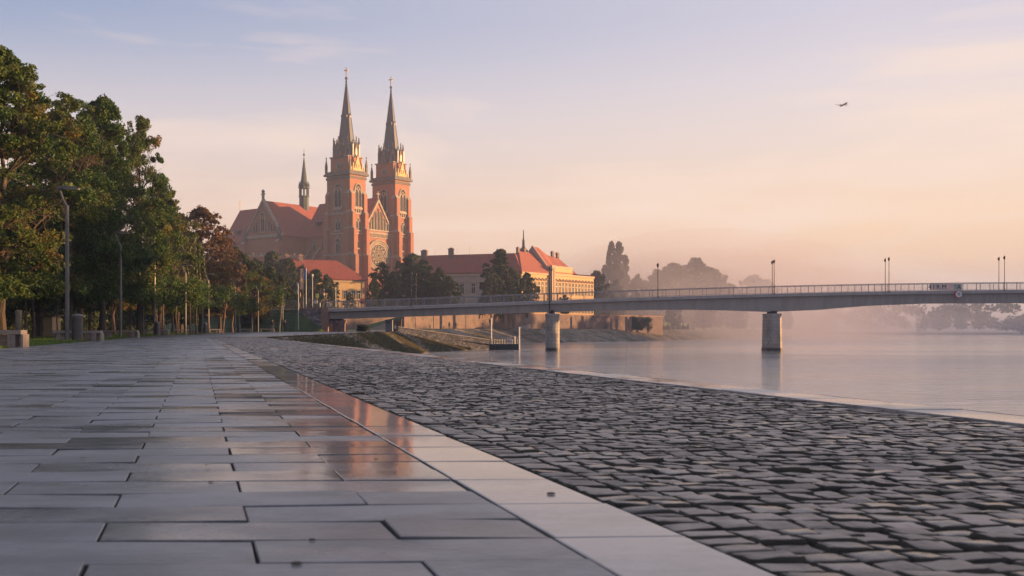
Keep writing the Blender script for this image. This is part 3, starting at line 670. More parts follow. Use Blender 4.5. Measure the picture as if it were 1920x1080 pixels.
for rr,nn_ in ((1.2,1),(2.2,6),(3.75,12)):
    for k in range(nn_):
        t=2*math.pi*(k+.5)/nn_; cx_,cz_=(0,0) if nn_==1 else (rr*math.cos(t),rr*math.sin(t)); r0=1.05 if nn_==1 else (.85 if nn_==6 else .8)
        o=[(cx_+r0*math.cos(2*math.pi*i/12),cz+cz_+r0*math.sin(2*math.pi*i/12)) for i in range(12)]; i_=[(cx_+(x-cx_)*.66,cz+cz_+(z-cz-cz_)*.66) for x,z in o]; m.ring(o,i_,-.36,-.1,0)
m.build('rose_window',[M['trim'],M['glass']],front)
# nave, transept, choir
def gable_block(x0,x1,y0,y1,zw,zr,name,axis='x',ov=.6):
    m=MB(D4); m.box(x0,x1,y0,y1,1,zw,0); body=None
    if axis=='x':
        yc=(y0+y1)/2
        for X in (x0,x1): m.add([(X,y0,zw),(X,y1,zw),(X,yc,zr-.35)],[(0,1,2)],0)
    else:
        xc=(x0+x1)/2
        for Yg in (y0,y1): m.add([(x0,Yg,zw),(x1,Yg,zw),(xc,Yg,zr-.35)],[(0,1,2)],0)
    body=m.build(name,M['brick'],church)
    r=MB(D4)
    if axis=='x':
        yc=(y0+y1)/2; s=(zr-zw)/((y1-y0)/2)
        for sg,yo in ((-1,y0-ov),(1,y1+ov)):
            ze=zw-ov*s; r.add([(x0,yo,ze),(x1,yo,ze),(x1,yc,zr),(x0,yc,zr),(x0,yo,ze-.4),(x1,yo,ze-.4)],[(0,1,2,3),(4,5,1,0)],0)
    else:
        xc=(x0+x1)/2; s=(zr-zw)/((x1-x0)/2)
        for xo in (x0-ov,x1+ov):
            ze=zw-ov*s; r.add([(xo,y0,ze),(xo,y1,ze),(xc,y1,zr),(xc,y0,zr),(xo,y0,ze-.4),(xo,y1,ze-.4)],[(0,1,2,3),(4,5,1,0)],0)
    rf=r.build('roof',M['tile'],body)
    return body,rf
nave,nr=gable_block(-40,-2.4,8.4,28,43.7,59.2,'nave')
m=MB(D4); m.box(-38,-14.4,8.0,8.4,42.2,42.9,0); m.build('eaves_cornice',M['trim'],nave)
for x in (-20,-26,-32): gothic_window(plane_left(x,8.4,36.3),2.0,4.6,2,nave,'clerestory_window',tracery=False,sill=False)
m=MB(D4); m.box(-38,-14.4,3,8.4,1,29,0); m.add([(-38,2.6,28.8),(-14.4,2.6,28.8),(-14.4,8.5,34.5),(-38,8.5,34.5),(-38,2.6,28.3),(-14.4,2.6,28.3)],[(0,1,2,3),(4,5,1,0)],1)
aisle=m.build('side_aisle',[M['brick'],M['tile']],church)
for x in (-18,-25,-32): gothic_window(plane_left(x,3,19),2.6,7.5,2,aisle,'aisle_window')
for x in (-21.5,-28.5,-35):
    m=MB(D4); m.box(x-.5,x+.5,1.2,3,1,30,0); m.add([(x-.4,1.4,29.5),(x+.4,1.4,29.5),(x+.4,8.4,38),(x-.4,8.4,38),(x-.4,1.4,28.6),(x+.4,1.4,28.6),(x+.4,8.4,37),(x-.4,8.4,37)],[(0,1,2,3),(4,7,6,5),(0,4,5,1),(0,3,7,4),(1,5,6,2)],0); m.build('flying_buttress',M['trim'],aisle)
tr_,trr=gable_block(-63.6,-38,-5.5,42,43.7,59.4,'transept','y')
PL=plane_left(-50.8,-5.5,0)
m=MB(PL); m.ring([(-13.6,43.2),(13.6,43.2),(0,60.3)],[(-12.2,43.9),(12.2,43.9),(0,58.6)],-.5,.9,0); m.box(-13.4,13.4,-.6,0,42.4,43.2,0); 
m.box(-.45,.45,-.45,.45,60,62.4,0); m.box(-1.2,1.2,-.3,.3,62.0,62.6,0); m.lathe((0,0,62.6),[(.3,0),(.75,.5),(.75,1.1),(.2,1.7)],8,1); m.build('gable_coping',[M['trim'],M['slate']],tr_)
gothic_window(plane_left(-50.8,-5.5,45.2),2.6,8.6,2,tr_,'gable_lancet',fr=.5,rel=.35)
for x,h in ((-6.2,3.6),(6.2,3.6),(-4.4,5.2),(4.4,5.2),(-8.4,2.2),(8.4,2.2)): gothic_window(plane_left(-50.8+x,-5.5,45),.9,h,1,tr_,'blind_lancet',fr=.22,sill=False)
gothic_window(plane_left(-50.8,-5.5,25.5),6.6,9.6,4,tr_,'great_window',fr=.6,rel=.4)
for i in range(11):      # stepped corbel bricks up the gable
    for s in (-1,1): 
        m=MB(PL); x=s*(12.0-i*1.12); z=44.2+i*1.42; m.box(x-.28,x+.28,-.3,0,z-.2,z+.9,0); m.build('gable_corbel',M['trim'],tr_)
for x in (-63.0,-38.6):
    m=MB(D4); m.box(x-1.1,x+1.1,-8.3,-5.5,1,27,0); m.box(x-1.0,x+1.0,-7.6,-5.5,27,40.5,0)
    m.add([(x-1.1,-7.8,40.5),(x+1.1,-7.8,40.5),(x+1.1,-5.5,42),(x-1.1,-5.5,42),(x-1.1,-7.8,39.9),(x+1.1,-7.8,39.9)],[(0,1,2,3),(4,5,1,0)],1)
    m.add([(x-1.2,-8.4,27),(x+1.2,-8.4,27),(x+1.2,-7.5,29.6),(x-1.2,-7.5,29.6),(x-1.2,-8.4,26.4),(x+1.2,-8.4,26.4)],[(0,1,2,3),(4,5,1,0),(0,3,4),(1,5,2)],1)
    m.build('buttress',[M['brick'],M['trim']],tr_)
    pinnacle(x,-6.2,41.5,6.4,1.7,tr_)
choir,chr_=gable_block(-99,-63.6,8.4,28,43.9,60.6,'choir')
m=MB(D4); m.prism([(-99,8.4),(-99,28),(-106,24),(-109,18.2),(-106,12.4)],1,43.9,0)
m.add([(-99,7.8,43),(-99,28.6,43),(-106.5,24.3,43),(-109.6,18.2,43),(-106.5,12.1,43),(-99,18.2,60.6)],[(0,4,5),(4,3,5),(3,2,5),(2,1,5)],1)
apse=m.build('apse',[M['brick'],M['tile']],church)
m=MB(D4); cross(m,-99,18.2,60.4,5,0,.1,rot=True); m.build('cross',M['gold'],choir)
m=MB(D4); m.box(-99,-63.6,8.0,8.4,42.4,43.1,0); m.build('eaves_cornice',M['trim'],choir)
for x in (-70,-78,-86): gothic_window(plane_left(x,8.4,31),2.6,8.5,2,choir,'choir_window')
for (x,y,z) in ((-90,11.0,48.4),(-32,11.6,48.8)):
    m=MB(D4); m.box(x-.9,x+.9,y-2.2,y+1,z-.6,z+1.0,0); m.add([(x-1.1,y-2.5,z+1.0),(x+1.1,y-2.5,z+1.0),(x+1.1,y+1.4,z+1.9),(x-1.1,y+1.4,z+1.9)],[(0,1,2,3)],0); m.build('dormer',M['slate'],nr if x>-50 else chr_)
# fleche over the crossing
m=MB(D4); fx,fy=-50.8,18.2
m.lathe((fx,fy,55),[(2.2,0),(2.2,8.2),(2.5,8.4),(2.5,8.9)],8,0); 
fl=m.build('fleche',M['copper'],church)
for j in range(8):
    t=2*math.pi*j/8; m=MB(D4); m.tube((fx+2.0*math.cos(t),fy+2.0*math.sin(t),63.9),(fx+2.0*math.cos(t),fy+2.0*math.sin(t),67.6),.3,.3,6,0); m.lathe((fx+2.2*math.cos(t),fy+2.2*math.sin(t),67.4),[(.4,0),(.4,1.2),(.04,3.4)],6,0); m.build('arcade_post',M['copper'],fl)
m=MB(D4); m.lathe((fx,fy,67.4),[(2.5,0),(2.5,.9),(1.8,1.1),(1.55,3),(.1,15.2),(.45,15.6),(.45,16.1),(.05,16.5)],8,0); m.box(fx-.08,fx+.08,fy-.08,fy+.08,83.5,86,0); m.build('spirelet',M['copper'],fl)

# ================================================================== HOUSES
def local(u,n): pass
def plane_at(x0,y0,ang,z=0):   # plane local x runs along ang, outward is -y
    return Matrix.Translation((x0,y0,z))@Matrix.Rotation(ang,4,'Z')
def flat_window(PM,w,h,parent,head=True,name='window',bars=True,arched=False):
    m=MB(PM)
    if arched:
        n=8; o=[(-w/2-.14,0),(w/2+.14,0),(w/2+.14,h-w/2)]+[((w/2+.14)*math.cos(math.pi*i/n),h-w/2+(w/2+.14)*math.sin(math.pi*i/n)) for i in range(1,n)]+[(-w/2-.14,h-w/2)]
        i_=[(-w/2,.1),(w/2,.1),(w/2,h-w/2)]+[((w/2)*math.cos(math.pi*i/n),h-w/2+(w/2)*math.sin(math.pi*i/n)) for i in range(1,n)]+[(-w/2,h-w/2)]
        m.ring(o,i_,-.14,.05,0); m.extr(i_,-.03,.02,1)
    else:
        m.ring([(-w/2-.15,-.12),(w/2+.15,-.12),(w/2+.15,h+.15),(-w/2-.15,h+.15)],[(-w/2,0),(w/2,0),(w/2,h),(-w/2,h)],-.12,.05,0)
        m.add([(-w/2,-.03,0),(w/2,-.03,0),(w/2,-.03,h),(-w/2,-.03,h)],[(0,1,2,3)],1)
    if bars: m.box(-.035,.035,-.07,-.02,0,h*.97,2); m.box(-w/2,w/2,-.072,-.02,h*.66,h*.7,2)
    if head: m.box(-w/2-.35,w/2+.35,-.38,.0,h+.55,h+.8,0); m.box(-w/2-.25,w/2+.25,-.28,.02,-.32,-.12,0)
    return m.build(name,[M['cornice'],M['glass'],M['white']],parent)
def chimney(b,x,y,z,h,w=1.1,d=.8):
    m=MB(); m.box(x-w/2,x+w/2,y-d/2,y+d/2,z,z+h,0); m.box(x-w/2-.15,x+w/2+.15,y-d/2-.15,y+d/2+.15,z+h,z+h+.25,1); m.box(x-w*.3,x+w*.3,y-d*.3,y+d*.3,z+h+.25,z+h+.55,0)
    return m.build('chimney',[M['rampart'],M['cap']],b)
def hiproof(b,x0,x1,y0,y1,ze,zr,inset0,inset1,mt,ov=.7,name='roof'):
    m=MB(); yc=(y0+y1)/2; X0,X1,Y0,Y1=x0-ov,x1+ov,y0-ov,y1+ov
    m.add([(X0,Y0,ze),(X1,Y0,ze),(X1,Y1,ze),(X0,Y1,ze),(x0+inset0,yc,zr),(x1-inset1,yc,zr),(X0,Y0,ze-.35),(X1,Y0,ze-.35),(X1,Y1,ze-.35),(X0,Y1,ze-.35)],
          [(0,1,5,4),(1,2,5),(2,3,4,5),(3,0,4),(6,7,1,0),(7,8,2,1),(8,9,3,2),(9,6,0,3),(9,8,7,6)],0)
    return m.build(name,mt,b)
# --- cream house with red roof in front of the church
hx,hy=wx(683,292),292; ha=R(27)
house=thing('house','cream house with red hipped roof below the church towers','house',(hx,hy,4),ha)
m=MB(); m.box(-24,0,0,11,-2,11.2,0); hw_=m.build('wall',M['ochre'],house)
hiproof(house,-24,0,0,11,11.4,16.9,4.5,6.5,M['tile'],ov=.8)
m=MB(); m.box(-24.1,.1,-.25,0,10.4,11.0,0); m.build('eaves_cornice',M['cornice'],house)
for x in (-1.7,-3.3,-5.6,-10.0,-12.2,-14.6,-17,-19.4): flat_window(plane_at(x,0,0,5.7),.95,2.3,house,head=False)
for x in (-7.8,-.25): m=MB(); m.tube((x,-.2,0),(x,-.2,10.4),.09,.09,6,0); m.build('downpipe',M['steel'],house)
chimney(house,-21,5.5,15.2,2.6); chimney(house,-17.2,5.2,16,1.9)
# --- long pink wing (shaded)
px_,py_=wx(978,330),330
ang=math.atan2(-9,25.4)      # runs from left end to the corner
lw=43.5
ox,oy=px_-lw*math.cos(ang),py_-lw*math.sin(ang)
wing=thing('long_wing','long two storey pink building with dull red roof, in shade behind the trees','building',(ox,oy,5),ang)
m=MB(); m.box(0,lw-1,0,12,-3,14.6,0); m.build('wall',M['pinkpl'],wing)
hiproof(wing,0,lw-.5,0,12,14.9,21.4,5,4,M['tile'],ov=.7)
m=MB(); m.box(-.1,lw-1.1,-.35,0,13.7,14.5,0); m.box(-.1,lw-1.1,-.2,0,6.9,7.3,0); m.box(-.1,lw-1.1,-.12,0,5.9,6.3,0); m.build('string_courses',M['cornice'],wing)
for i in range(10):
    x=2.6+i*4.0; flat_window(plane_at(x,0,0,7.9),1.25,3.3,wing); flat_window(plane_at(x,0,0,1.2),1.6,3.2,wing,head=False,arched=True)
chimney(wing,6.6,5.0,19.6,3.2,2.2,1.0); chimney(wing,16.5,5.0,20,3.2,1.7,1.0)
for x in (18.3,22.8,10): m=MB(); m.tube((x,6,21),(x,6,24),.03,.02,4,0); m.build('aerial',M['steel'],wing)
for x in (11,20.5):
    m=MB(); m.cbox((x,2.2,17.4),(.8,.7,.35),0); m.build('skylight',M['steel'],wing)
# --- ochre palace, sunlit, receding
ang2=math.atan2(32,25.5)
pal=thing('palace','long ochre sunlit building with a row of tall windows and orange tiled roof','building',(px_,py_,5),ang2)
m=MB(); m.box(0,15.5,0,14,-3,14.9,0); m.box(15.5,41,-.6,14,-3,14.9,0); m.box(15.5,27.5,-.9,1.5,14.9,17.4,0); m.build('wall',M['ochre'],pal)
hiproof(pal,0,16.5,0,14,15.2,22.3,7.5,.5,M['tile2'],ov=.6)
# higher roof with swept profile
m=MB(); yc=7
pts=[(15.0,22.6+1.8),(18.2,22.6+1.6),(23.5,21.9),(30,21.2),(41.6,15.2)]
for (xa,za),(xb,zb) in zip(pts,pts[1:]):
    for Yo in (-1.2,14.7):
        m.add([(xa,Yo,15.2),(xb,Yo,15.2),(xb,yc,zb),(xa,yc,za)],[(0,1,2,3)],0)
m.add([(15.0,-1.2,15.2),(15.0,14.7,15.2),(15.0,yc,24.4)],[(0,1,2)],0)
m.add([(41.6,-1.2,15.2),(41.6,14.7,15.2),(41.6,14.7,14.8),(41.6,-1.2,14.8)],[(0,1,2,3)],0)
m.build('high_roof',M['tile2'],pal)
m=MB(); m.add([(14.8,-1.4,15.0),(14.8,15,15.0),(14.8,yc,24.75),(15.25,-1.4,15.0),(15.25,15,15.0),(15.25,yc,24.75)],[(0,1,2),(3,5,4),(0,2,5,3),(1,4,5,2),(0,3,4,1)],0); m.build('fire_wall',M['pinkpl'],pal)
m=MB(); m.box(-.1,15.4,-.4,0,14.2,14.85,0); m.box(15.4,41.1,-1.0,-.6,14.2,14.85,0); m.box(-.1,15.5,-.25,0,6.6,7.0,0); m.box(15.5,41.1,-.85,-.6,6.6,7.0,0); m.box(15.4,27.6,-1.05,-.9,17.1,17.5,0); m.build('cornice',M['cornice'],pal)
for i in range(8): flat_window(plane_at(1.6+i*1.95,0,0,7.9),.85,4.0,pal,head=False,name='tall_window'); 
for i in range(8):
    m=MB(plane_at(1.6+i*1.95,0,0,12.3)); m.ring([(-.75,0),(.75,0),(.75,.35),(0,1.0),(-.75,.35)],[(-.5,.1),(.5,.1),(.5,.3),(0,.7),(-.5,.3)],-.3,0,0); m.build('window_hood',M['cap'],pal)
for i in range(12):
    flat_window(plane_at(18.4+i*1.95,-.6,0,7.9),.85,4.0,pal,head=False,name='tall_window')
    m=MB(plane_at(18.4+i*1.95,-.6,0,12.3)); m.ring([(-.75,0),(.75,0),(.75,.35),(0,1.0),(-.75,.35)],[(-.5,.1),(.5,.1),(.5,.3),(0,.7),(-.5,.3)],-.3,0,0); m.build('window_hood',M['cap'],pal)
    flat_window(plane_at(18.4+i*1.95,-.6,0,1.6),1.0,2.6,pal,head=False,arched=True,name='ground_floor_window')
for i in range(7): flat_window(plane_at(2.2+i*1.95,0,0,1.6),1.0,2.6,pal,head=False,arched=True,name='ground_floor_window')
for x in (15.4,16.6): m=MB(); m.box(x-.35,x+.35,-1.3,-.5,-1,17.6,0); m.box(x-.5,x+.5,-1.45,-.5,16.6,17.7,0); m.build('pilaster',M['cornice'],pal)
chimney(pal,7,7,21,2.2); chimney(pal,10.5,7,21,2.0); chimney(pal,26.5,7,20.8,2.2); chimney(pal,29.5,7,20.6,2.1); chimney(pal,1.5,9,19,3.2)
m=MB(); m.lathe((13.2,9.5,21),[(1.6,0),(1.6,2.0),(.5,3.2),(.4,5.6),(.25,5.8),(.12,9)],8,0); m.build('roof_turret',M['slate'],pal)
# --- small gabled house between church and wing
gh=thing('gabled_house','small pale gabled house peeping out between church and pink building','house',(wx(780,385),385,5),R(8))
m=MB(); m.extr([(0,0),(5.4,0),(5.4,18.6),(4.1,23.6),(0.3,24.2),(0,24.2)],0,9,0); m.build('wall',M['creampl'],gh)
m=MB(); m.add([(-4,-.3,24.4),(4.3,-.3,24.1),(4.3,9.2,24.1),(-4,9.2,24.4),(-4,-.3,21.6),(-.1,-.3,21.6),(5.9,-.3,18.2),(5.9,9.2,18.2)],[(0,1,2,3),(0,4,5,1),(1,6,7,2)],0); m.build('roof',M['tile'],gh)
chimney(gh,3.2,2,23.8,1.3,1.3)
# --- brick retaining wall below the transept, plus far-off cottage
rw=thing('retaining_wall','dark red brick wall with pale coping below the church transept','wall',(wx(452,395),395,4),R(3))
m=MB(); m.box(0,22,0,1,-1,25.5,0); m.build('wall_body',M['brick'],rw); m=MB(); m.box(-.2,22.2,-.2,1.2,25.5,26.1,0)
for i in range(7): m.cbox((1.2+i*3.2,.5,26.5),(.6,.6,.8),0)
m.build('coping',M['trim'],rw)

# ================================================================== TERRACE AND OLD WALLS
mb=MB(); mb.prism([(-36,233),(-25.5,238),(-12.5,258),(7,288),(25.5,314),(49.5,340),(64,420),(150,640),(150,900),(-600,900),(-600,215),(-62,215)],.5,4.0)
tag(mb.build('terrace',M['grass']),kind='structure')
mb=MB(); mb.prism([(-20,300),(10,322),(36,352),(44,420),(44,800),(-500,800),(-500,300)],.5,5.4)
tag(mb.build('upper_terrace',M['grass']),kind='structure')
def wallrun(name,label,pts,zb,zt,mt,th=1.2,cap=.35,slots=0):
    x0,y0=pts[0]; t=thing(name,label,'wall',(x0,y0,0)); T=Matrix.Translation((-x0,-y0,0))
    body=MB(T); cp=MB(T)
    for i,((xa,ya),(xb,yb)) in enumerate(zip(pts,pts[1:])):
        d=Vector((xb-xa,yb-ya,0)); L_=d.length; a=math.atan2(yb-ya,xb-xa)
        for mbx,pr,z0,z1,e in ((body,0,zb-2,None,0),(cp,.18,None,None,.12)):
            old=mbx.M; mbx.M=T@Matrix.Translation((xa,ya,0))@Matrix.Rotation(a,4,'Z')
            za,zb_=zt[i],zt[i+1]
            lo0,lo1=(z0,z0) if z0 is not None else (za,zb_); hi0,hi1=(za,zb_) if z0 is not None else (za+cap,zb_+cap)
            mbx.add([(-e,-pr,lo0),(L_+e,-pr,lo1),(L_+e,th+pr,lo1),(-e,th+pr,lo0),(-e,-pr,hi0),(L_+e,-pr,hi1),(L_+e,th+pr,hi1),(-e,th+pr,hi0)],[(0,3,2,1),(4,5,6,7),(0,1,5,4),(1,2,6,5),(2,3,7,6),(3,0,4,7)],0); mbx.M=old
    body.build('wall_body',mt,t); cp.build('coping',M['cap'],t)
    return t
rp=wallrun('rampart_wall','long weathered brick rampart wall along the far riverbank under the bridge',[(wx(758,236),236),(wx(870,256),256),(wx(1010,286),286),(wx(1120,312),312),(wx(1243,338),338)],0,[4.3,4.7,5.1,5.1,5.2],M['rampart'])
for x,y in ((wx(1092,300.5),300.5),(wx(1174,318),318),(wx(1182,320),320),(wx(1215,328),328),(wx(852,248.5),248.5),(wx(948,268),268)):
    m=MB(Matrix.Translation((x-wx(758,236),y-236-.6,0))); m.box(-.35,.35,0,.7,0,4.9,0); m.build('pilaster',M['cap'],rp)
lw2=wallrun('low_brick_wall','warm red brick wall seen behind the bridge abutment','wall' and [(wx(640,214),214),(wx(745,226),226)],0,[4.4,4.4],M['rampart'])
lw2['label']='warm red brick wall seen through the gap behind the bridge abutment'
# grass ramp and path in the gap
m=MB(); xa,xb=wx(684,212),wx(752,212); m.add([(xa,211,.5),(xb,211,3.6),(xb,213.8,3.6),(xa,213.8,.5),(xa-3,205,.45),(xb,205,.55)],[(0,1,2,3),(4,5,1,0)],0); tag(m.build('grass_slope',M['grass']),kind='structure')
m=MB(); m.add([(wx(688,200),200,.72),(wx(735,200),200,.72),(wx(738,204.8),204.8,2.2),(wx(722,204.8),204.8,1.9)],[(0,1,2,3)],0); tag(m.build('path',M['soil']),kind='structure')

# ================================================================== BRIDGE
BY=150.0; BW=2.9       # near face and clear width
kx=[-60,-27,5.5,21.6,38.8,55,62.4,75.8,95,130,170]; kz=[3.0,3.74,4.82,5.45,6.02,6.28,6.38,6.5,6.55,6.3,5.7]
co=np.polyfit(kx,kz,5)
def dz(x): return float(np.polyval(co,x)) if -27<=x<=130 else float(np.interp(x,kx,kz))
gx=[-27.5,5.5,20,27,33,38.8,46,53,62,76,86,93,97,104,112,130,170]; gzv=[2.2,3.29,3.60,3.63,3.52,3.3,3.62,4.20,4.56,4.62,4.35,3.9,3.7,3.9,4.3,4.3,4.0]
def gzb(x): return float(np.interp(x,gx,gzv))
xs=list(np.arange(-27.4,168,1.6))
bridge=thing('footbridge','long grey concrete footbridge on two stone piers over the river','bridge',(0,BY,0))
def sweep(prof, xs, name, mt, parent, smooth=False):
    """prof(x) -> list of (y,z)"""
    m=MB(); n=None
    for i,x in enumerate(xs):
        p=prof(x); n=len(p); m.v+=[(x,y,z) for y,z in p]
        if i:
            a=(i-1)*n; b_=i*n
            for k in range(n): m.f.append((a+k,b_+k,b_+(k+1)%n,a+(k+1)%n)); m.m.append(0)
    m.f.append(tuple(range(n))); m.m.append(0); m.f.append(tuple(range(len(m.v)-n,len(m.v)))[::-1]); m.m.append(0)
    return m.build(name,mt,parent)
sweep(lambda x:[(0,dz(x)),(0,dz(x)-.42),(.75,dz(x)-.5),(BW-.35,dz(x)-.5),(BW+.4,dz(x)-.42),(BW+.4,dz(x)),(BW+.1,dz(x)+.06),(.3,dz(x)+.06)],xs,'deck',M['conc'],bridge)
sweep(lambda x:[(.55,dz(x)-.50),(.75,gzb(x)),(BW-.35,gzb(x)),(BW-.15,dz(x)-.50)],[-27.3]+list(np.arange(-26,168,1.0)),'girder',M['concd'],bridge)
for side,y in (('near',.12),('far',BW+.28)):
    m=MB()
    for a,b_ in zip(xs,xs[1:]):
        m.tube((a,y,dz(a)+1.14),(b_,y,dz(b_)+1.14),.045,.045,5,0); m.tube((a,y,dz(a)+.12),(b_,y,dz(b_)+.12),.022,.022,4,0)
    for x in np.arange(-27.2,100,.135):
        r=.011 if x<8 else .0045
        z=dz(x); m.add([(x-r,y-.01,z+.1),(x+r,y-.01,z+.1),(x+r,y+.01,z+.1),(x-r,y+.01,z+.1),(x-r,y-.01,z+1.12),(x+r,y-.01,z+1.12),(x+r,y+.01,z+1.12),(x-r,y+.01,z+1.12)],[(0,1,5,4),(1,2,6,5),(2,3,7,6),(3,0,4,7)],0)
    ra=m.build('railing',M['rail'],bridge)
    for x in np.arange(-27.2,100,2.0):
        if x<7: r=.06
        else: r=.032
        z=dz(x); m=MB(); m.box(x-r,x+r,y-.035,y+.035,z,z+1.18,0); m.build('post',M['rail'],ra)
# piers
def pier(x,ztop,w,kind,label):
    m=MB(); zb=WATER-1.5; y0,y1=-.5,BW+.9; yc=(y0+y1)/2
    if kind=='round':
        n=16; pr=[]
        for i in range(n):
            t=2*math.pi*i/n; cx_=w/2*math.cos(t); cy_=(w/2)*math.sin(t)+(.9 if math.sin(t)>0 else -.9)
            pr.append((x+cx_,yc+cy_))
        m.prism(pr,zb,ztop,0); m.prism([(x+(a-x)*1.06,yc+(b_-yc)*1.04) for a,b_ in pr],ztop,ztop+.25,1)
        m.prism([(x+(a-x)*.35,yc+(b_-yc)*.6) for a,b_ in pr],ztop+.25,ztop+.75,2)
    else:
        def pg(s): 
            a=w/2*s; c_=a*.58; return [(x-a,y0+.7),(x-c_,y0-.1),(x+c_,y0-.1),(x+a,y0+.7),(x+a,y1-.7),(x+c_,y1),(x-c_,y1),(x-a,y1-.7)]
        lo=pg(1.12); hi=pg(.97); n=8
        m.add([(a,b_,zb) for a,b_ in lo]+[(a,b_,ztop) for a,b_ in hi],[tuple(range(8))[::-1],tuple(range(8,16))]+[(i,(i+1)%8,8+(i+1)%8,8+i) for i in range(8)],0)
        m.prism(pg(1.02),ztop,ztop+.18,1); m.prism([(x-.45,y0+.9),(x+.45,y0+.9),(x+.45,y1-.9),(x-.45,y1-.9)],ztop+.18,ztop+.55,2)
    o=m.build('pier',[M['pier'],M['conc'],M['black']],bridge); o['label']=label
    t_=MB(); pl=[(x+(a-x)*1.012,yc+(b_-yc)*1.012) for a,b_ in pr] if kind=='round' else [(x+(a-x)*1.02,yc+(b_-yc)*1.02) for a,b_ in pg(1.12)]
    t_.prism(pl,zb,WATER+.42,0); t_.build('tide_mark',M['tide'],o); return o
pier(6.05,2.78,2.05,'round','rounded stone pier'); pier(38.9,2.85,2.15,'oct','tapered stone pier'); pier(97,3.0,2.15,'oct','third stone pier')
m=MB(); m.tube((5.55,-.02,2.9),(5.55,-.02,4.85),.1,.1,8,0); m.build('drain_pipe',M['black'],bridge)
# abutment and wing wall
ab=thing('abutment','grey pink stone wing wall and graffiti covered abutment under the left end of the bridge','abutment',(-27.4,BY,.3))
T=Matrix.Translation((27.4,-BY,-.3))
m=MB(T); 
# triangular wing wall: top follows the deck, lower edge slants along the grass mound
m.extr([(-27.3,-.2),(-27.3,3.72),(-31.8,3.62),(-31.8,-.2)],BY-.1,BY+.7,0); m.box(-28.2,-27.2,BY-.25,BY+3.3,0,3.78,1); m.box(-31.9,-27.2,BY-.2,BY+.9,3.7,3.86,1)
m.build('wing_wall',[M['rubble'],M['cap']],ab)
m=MB(T); m.box(-27.2,-25.6,BY+.8,BY+2.6,-.5,2.0,0); m.build('graffiti_wall',M['graf'],ab)
m=MB(T); m.box(-25.6,-24.9,BY+.7,BY+2.7,-.5,2.05,0); m.build('brick_column',M['rampart'],ab)
m=MB(T); m.box(-27.2,-25.2,BY+1.0,BY+2.4,2.0,2.24,0); m.build('bearing',M['black'],ab)
# mound carrying the approach
mb=MB()
top=[(-27.3,150.1),(-31.8,151),(-38,154),(-50,162),(-75,178),(-120,205)]; 
foot=[(-27.2,149.7),(-31.5,146.6),(-38,147.5),(-50,153),(-75,168),(-120,192)]
back=[(-27.3,154),(-31.8,155),(-38,160),(-50,170),(-75,188),(-120,215)]
tz=[3.6,3.5,3.6,3.7,3.8,4]
ftop=[(-27.3,149.85,.3),(-31.75,149.8,3.45)]+[(top[j][0],top[j][1],tz[j]) for j in range(2,6)]
for i in range(5):
    a,b_=i,i+1; n=6
    for k in range(n):
        s0,s1=k/n,(k+1)/n
        P=lambda j,s:(foot[j][0]+(ftop[j][0]-foot[j][0])*s,foot[j][1]+(ftop[j][1]-foot[j][1])*s,.25+(ftop[j][2]-.25)*(s**.85))
        if i==0 and k==0: pass
        mb.add([P(a,s0),P(b_,s0),P(b_,s1),P(a,s1)],[(0,3,2,1)],0)
    mb.add([(*top[a],tz[a]),(*top[b_],tz[b_]),(*back[b_],tz[b_]),(*back[a],tz[a])],[(0,3,2,1)],0)
    mb.add([(*back[a],tz[a]),(*back[b_],tz[b_]),(back[b_][0],back[b_][1]+7,.2),(back[a][0],back[a][1]+7,.2)],[(0,3,2,1)],0)
tag(mb.build('embankment',M['grass']),kind='structure')
# approach railing on the wing wall
ar=thing('approach_railing','grey bar railing along the top of the stone wing wall left of the bridge','railing',(-31.8,BY,3.8))
m=MB(); m.tube((-2,.2,1.1),(4.4,.15,1.12),.04,.04,5,0)
for i in range(46): m.box(-2+i*.14-.011,-2+i*.14+.011,.18,.2,.0,1.1,0)
m.build('bars',M['rail'],ar)
for i in range(4): m=MB(); m.box(-2+i*2.1-.05,-2+i*2.1+.05,.15,.25,-.1,1.15,0); m.build('post',M['rail'],ar)
ks=MB(); ks.box(-.9,0,-.2,.3,0,.16,0); ks.box(-4.2,-.9,0,.3,0,.14,0)
o=tag(ks.build('kerb_stone',M['conc']),'pale stone edging lying on the grass left of the wing wall','kerb'); o.location=(-31.8,150.6,3.62)

# ================================================================== LAMPS
def bridge_lamp(x,y,label):
    t=thing('bridge_lamp',label,'lamp post',(x,y,dz(x)-.02),0,'slim lamp posts along the footbridge')
    m=MB(); m.tube((0,0,0),(0,0,4.6),.062,.045,8,0); m.box(-.12,.12,-.12,.12,0,.05,0); m.build('pole',M['dsteel'],t)
    m=MB(); m.lathe((0,0,4.55),[(.05,0),(.17,.12),(.19,.34),(.11,.46),(.03,.52)],10,0); m.build('lamp_head',M['dsteel'],t)
    m=MB(); m.tube((0,0,5.05),(0,0,5.3),.02,.012,5,0); m.build('spike',M['dsteel'],t)
    return t
bl=bridge_lamp(-14.9,BY-.02,'near lamp post of the leftmost pair on the bridge, against dark trees')
rest=[(5.6,0,'near lamp post directly above the round bridge pier'),(21.6,0,'near lamp post right of the tall poplar, half way between the piers'),(38.8,0,'near lamp post above the tapered right hand pier'),
 (55.8,0,'near lamp post between right hand pier and the lettered banner'),(72.9,0,'near lamp post right of the round navigation sign'),
 (-14.45,1,'far lamp post of the leftmost pair on the bridge'),(5.95,1,'far lamp post behind the one above the round pier'),(21.95,1,'far lamp post hidden behind the near one between the piers'),(39.15,1,'far lamp post above the tapered right hand pier'),
 (56.15,1,'far lamp post between right hand pier and the lettered banner'),(73.25,1,'far lamp post right of the round navigation sign')]
for x,f,lab in rest: again(bl,lab,(x,BY-.02+f*2.45,dz(x)-.02))

